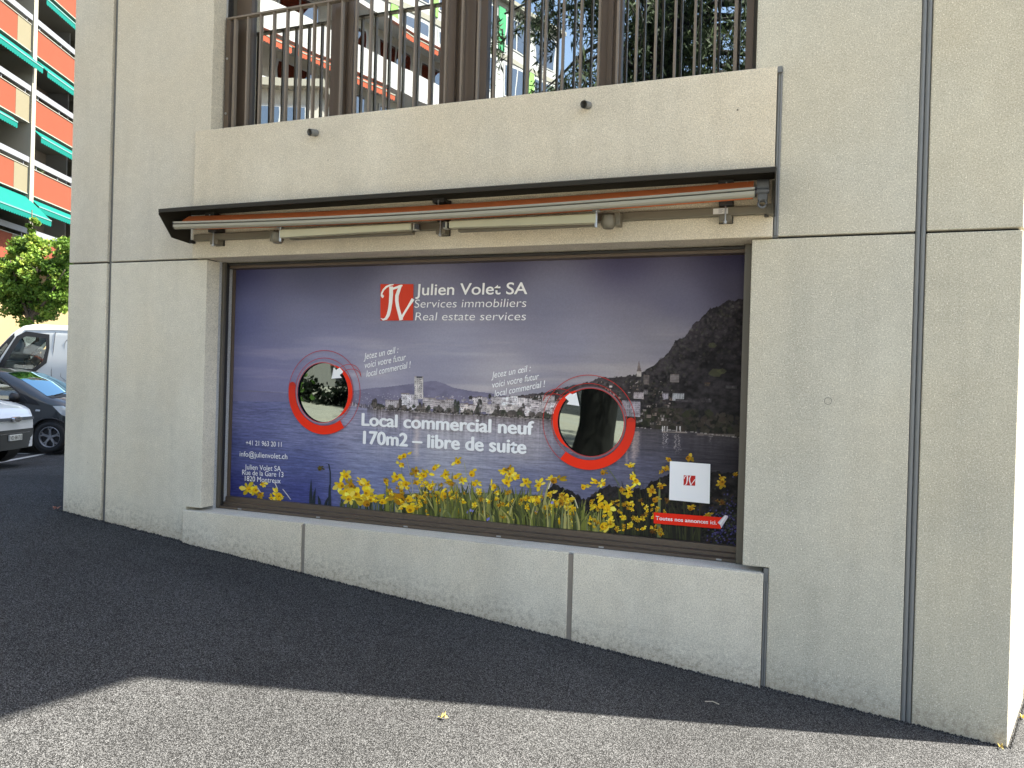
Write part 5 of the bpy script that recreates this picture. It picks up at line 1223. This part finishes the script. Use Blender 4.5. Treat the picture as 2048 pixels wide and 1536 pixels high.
# cedar: leaning trunk at 13 m of mirrored distance
CB=mirror(1176,925,11.5); cz=float(hgt(CB.x,CB.y)); CT=empty('cedar_tree',(CB.x,CB.y,cz)); tag(CT,'tall dark cedar with a leaning trunk, mirrored in the right upper panes and peephole','tree')
def cl_(px,py,d=11.5): p=mirror(px,py,d); return Vector((p.x-CB.x,p.y-CB.y,p.z-cz))
tr_=[Vector((-.08,0,-.2)),Vector((-.03,0,.15)),cl_(1192,850),cl_(1200,770),cl_(1225,600),cl_(1265,400),cl_(1300,250),cl_(1335,100),cl_(1350,-60),cl_(1360,-300),cl_(1362,-620)]
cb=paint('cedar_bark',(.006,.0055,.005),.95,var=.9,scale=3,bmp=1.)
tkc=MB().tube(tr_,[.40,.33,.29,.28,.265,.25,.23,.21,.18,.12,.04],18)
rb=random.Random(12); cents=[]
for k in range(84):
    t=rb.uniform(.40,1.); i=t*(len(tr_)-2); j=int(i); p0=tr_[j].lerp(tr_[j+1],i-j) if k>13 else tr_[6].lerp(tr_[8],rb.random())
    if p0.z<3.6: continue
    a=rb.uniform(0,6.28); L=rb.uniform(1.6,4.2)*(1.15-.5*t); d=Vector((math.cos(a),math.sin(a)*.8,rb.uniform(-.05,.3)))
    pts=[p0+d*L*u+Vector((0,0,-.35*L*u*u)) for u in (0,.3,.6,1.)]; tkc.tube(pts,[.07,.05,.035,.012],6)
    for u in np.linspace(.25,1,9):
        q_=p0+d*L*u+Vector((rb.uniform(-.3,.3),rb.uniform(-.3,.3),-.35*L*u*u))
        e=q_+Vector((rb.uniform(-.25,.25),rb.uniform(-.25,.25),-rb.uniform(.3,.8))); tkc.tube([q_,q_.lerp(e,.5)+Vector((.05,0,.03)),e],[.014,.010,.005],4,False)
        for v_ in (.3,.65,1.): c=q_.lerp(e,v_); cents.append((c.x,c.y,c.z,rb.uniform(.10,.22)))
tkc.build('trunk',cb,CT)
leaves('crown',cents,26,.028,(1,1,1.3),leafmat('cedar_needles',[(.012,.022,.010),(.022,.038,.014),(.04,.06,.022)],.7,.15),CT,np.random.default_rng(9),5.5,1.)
# clipped hedge and a bushy shrub on the left
hb=mirror(655,790,15.5); HG=empty('hedge',(hb.x,hb.y,float(hgt(hb.x,hb.y)))); tag(HG,'low dark clipped hedge across the street, a dark band in the left peephole','hedge')
hd=Vector((.94,-.2,0)).normalized(); cents=[]
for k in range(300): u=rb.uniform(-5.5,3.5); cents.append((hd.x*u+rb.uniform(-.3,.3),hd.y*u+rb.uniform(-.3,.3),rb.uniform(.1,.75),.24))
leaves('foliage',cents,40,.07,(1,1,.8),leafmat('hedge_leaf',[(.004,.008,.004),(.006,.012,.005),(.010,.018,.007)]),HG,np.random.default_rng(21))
sb=mirror(500,700,12.5); SH=empty('shrub',(sb.x,sb.y,float(hgt(sb.x,sb.y)))); tag(SH,'tall bushy green shrub mirrored at the left of the upper window','shrub')
MB().tube([(0,0,-.1),(.05,0,1.5),(.0,.1,3.)],[.09,.06,.03],8).build('trunk',bark,SH)
cents=[(rb.gauss(0,.30),rb.gauss(0,.30),rb.uniform(-.3,3.6),rb.uniform(.2,.4)) for k in range(110)]
leaves('crown',cents,50,.07,(1,1,.9),leafmat('shrub_leaf',[(.03,.07,.012),(.06,.13,.02),(.12,.2,.03)]),SH,np.random.default_rng(22))
# ---- fallen leaves and bits on the asphalt
lfm=paint('yellow_leaf',(.62,.46,.12),.7,var=.2,scale=60); lfr=paint('reddish_leaf',(.42,.20,.15),.7,var=.2,scale=60); tw=paint('dry_twig',(.42,.38,.30),.8)
def onground(px,py):
    d=ray(px,py); t=2.
    for k in range(80): p=CAM+d*t; t+=(p.z-float(hgt(p.x,p.y)))/.4*.5
    return CAM+d*t
def leaf(px,py,s_,mat,label,rot,grp=None):
    p=onground(px,py); mb=MB(); ps=[(0,0,.012)]
    for k in range(10): a=2*math.pi*k/10; rr2=s_*(1 if k%2==0 else .42)*(1.25 if k==0 else 1); ps.append((rr2*math.cos(a),rr2*math.sin(a),.006+.010*(k%3)))
    mb.add(ps,[(0,k+1,(k+1)%10+1) for k in range(10)]); mb.tube([(-s_*.3,0,.008),(-s_*1.5,.1*s_,.006)],.0016,5)
    o=mb.build('fallen_leaf',mat); o.location=(p.x,p.y,p.z+.003); o.rotation_euler=(.05,.096,rot); tag(o,label,'leaf',grp)
leaf(887,1439,.015,lfm,'small yellow leaf alone on the sunlit asphalt in front','' and 0 or .4,'fallen leaves'); leaf(2001,1499,.014,lfm,'yellow leaf lying against the foot of the building corner',1.9,'fallen leaves')
leaf(2044,1440,.016,lfm,'yellow leaf on the asphalt beside the sunlit side wall',3.,'fallen leaves'); leaf(112,1020,.030,lfr,'reddish leaf beside the far left corner of the building',2.2,'fallen leaves')
p=onground(1425,1409); o=MB().tube([(-.035,0,.006),(0,.006,.010),(.03,-.004,.006)],.0022,6).build('twig',tw); o.location=(p.x,p.y,p.z+.002); tag(o,'short pale twig on the shaded asphalt near the wall','twig')
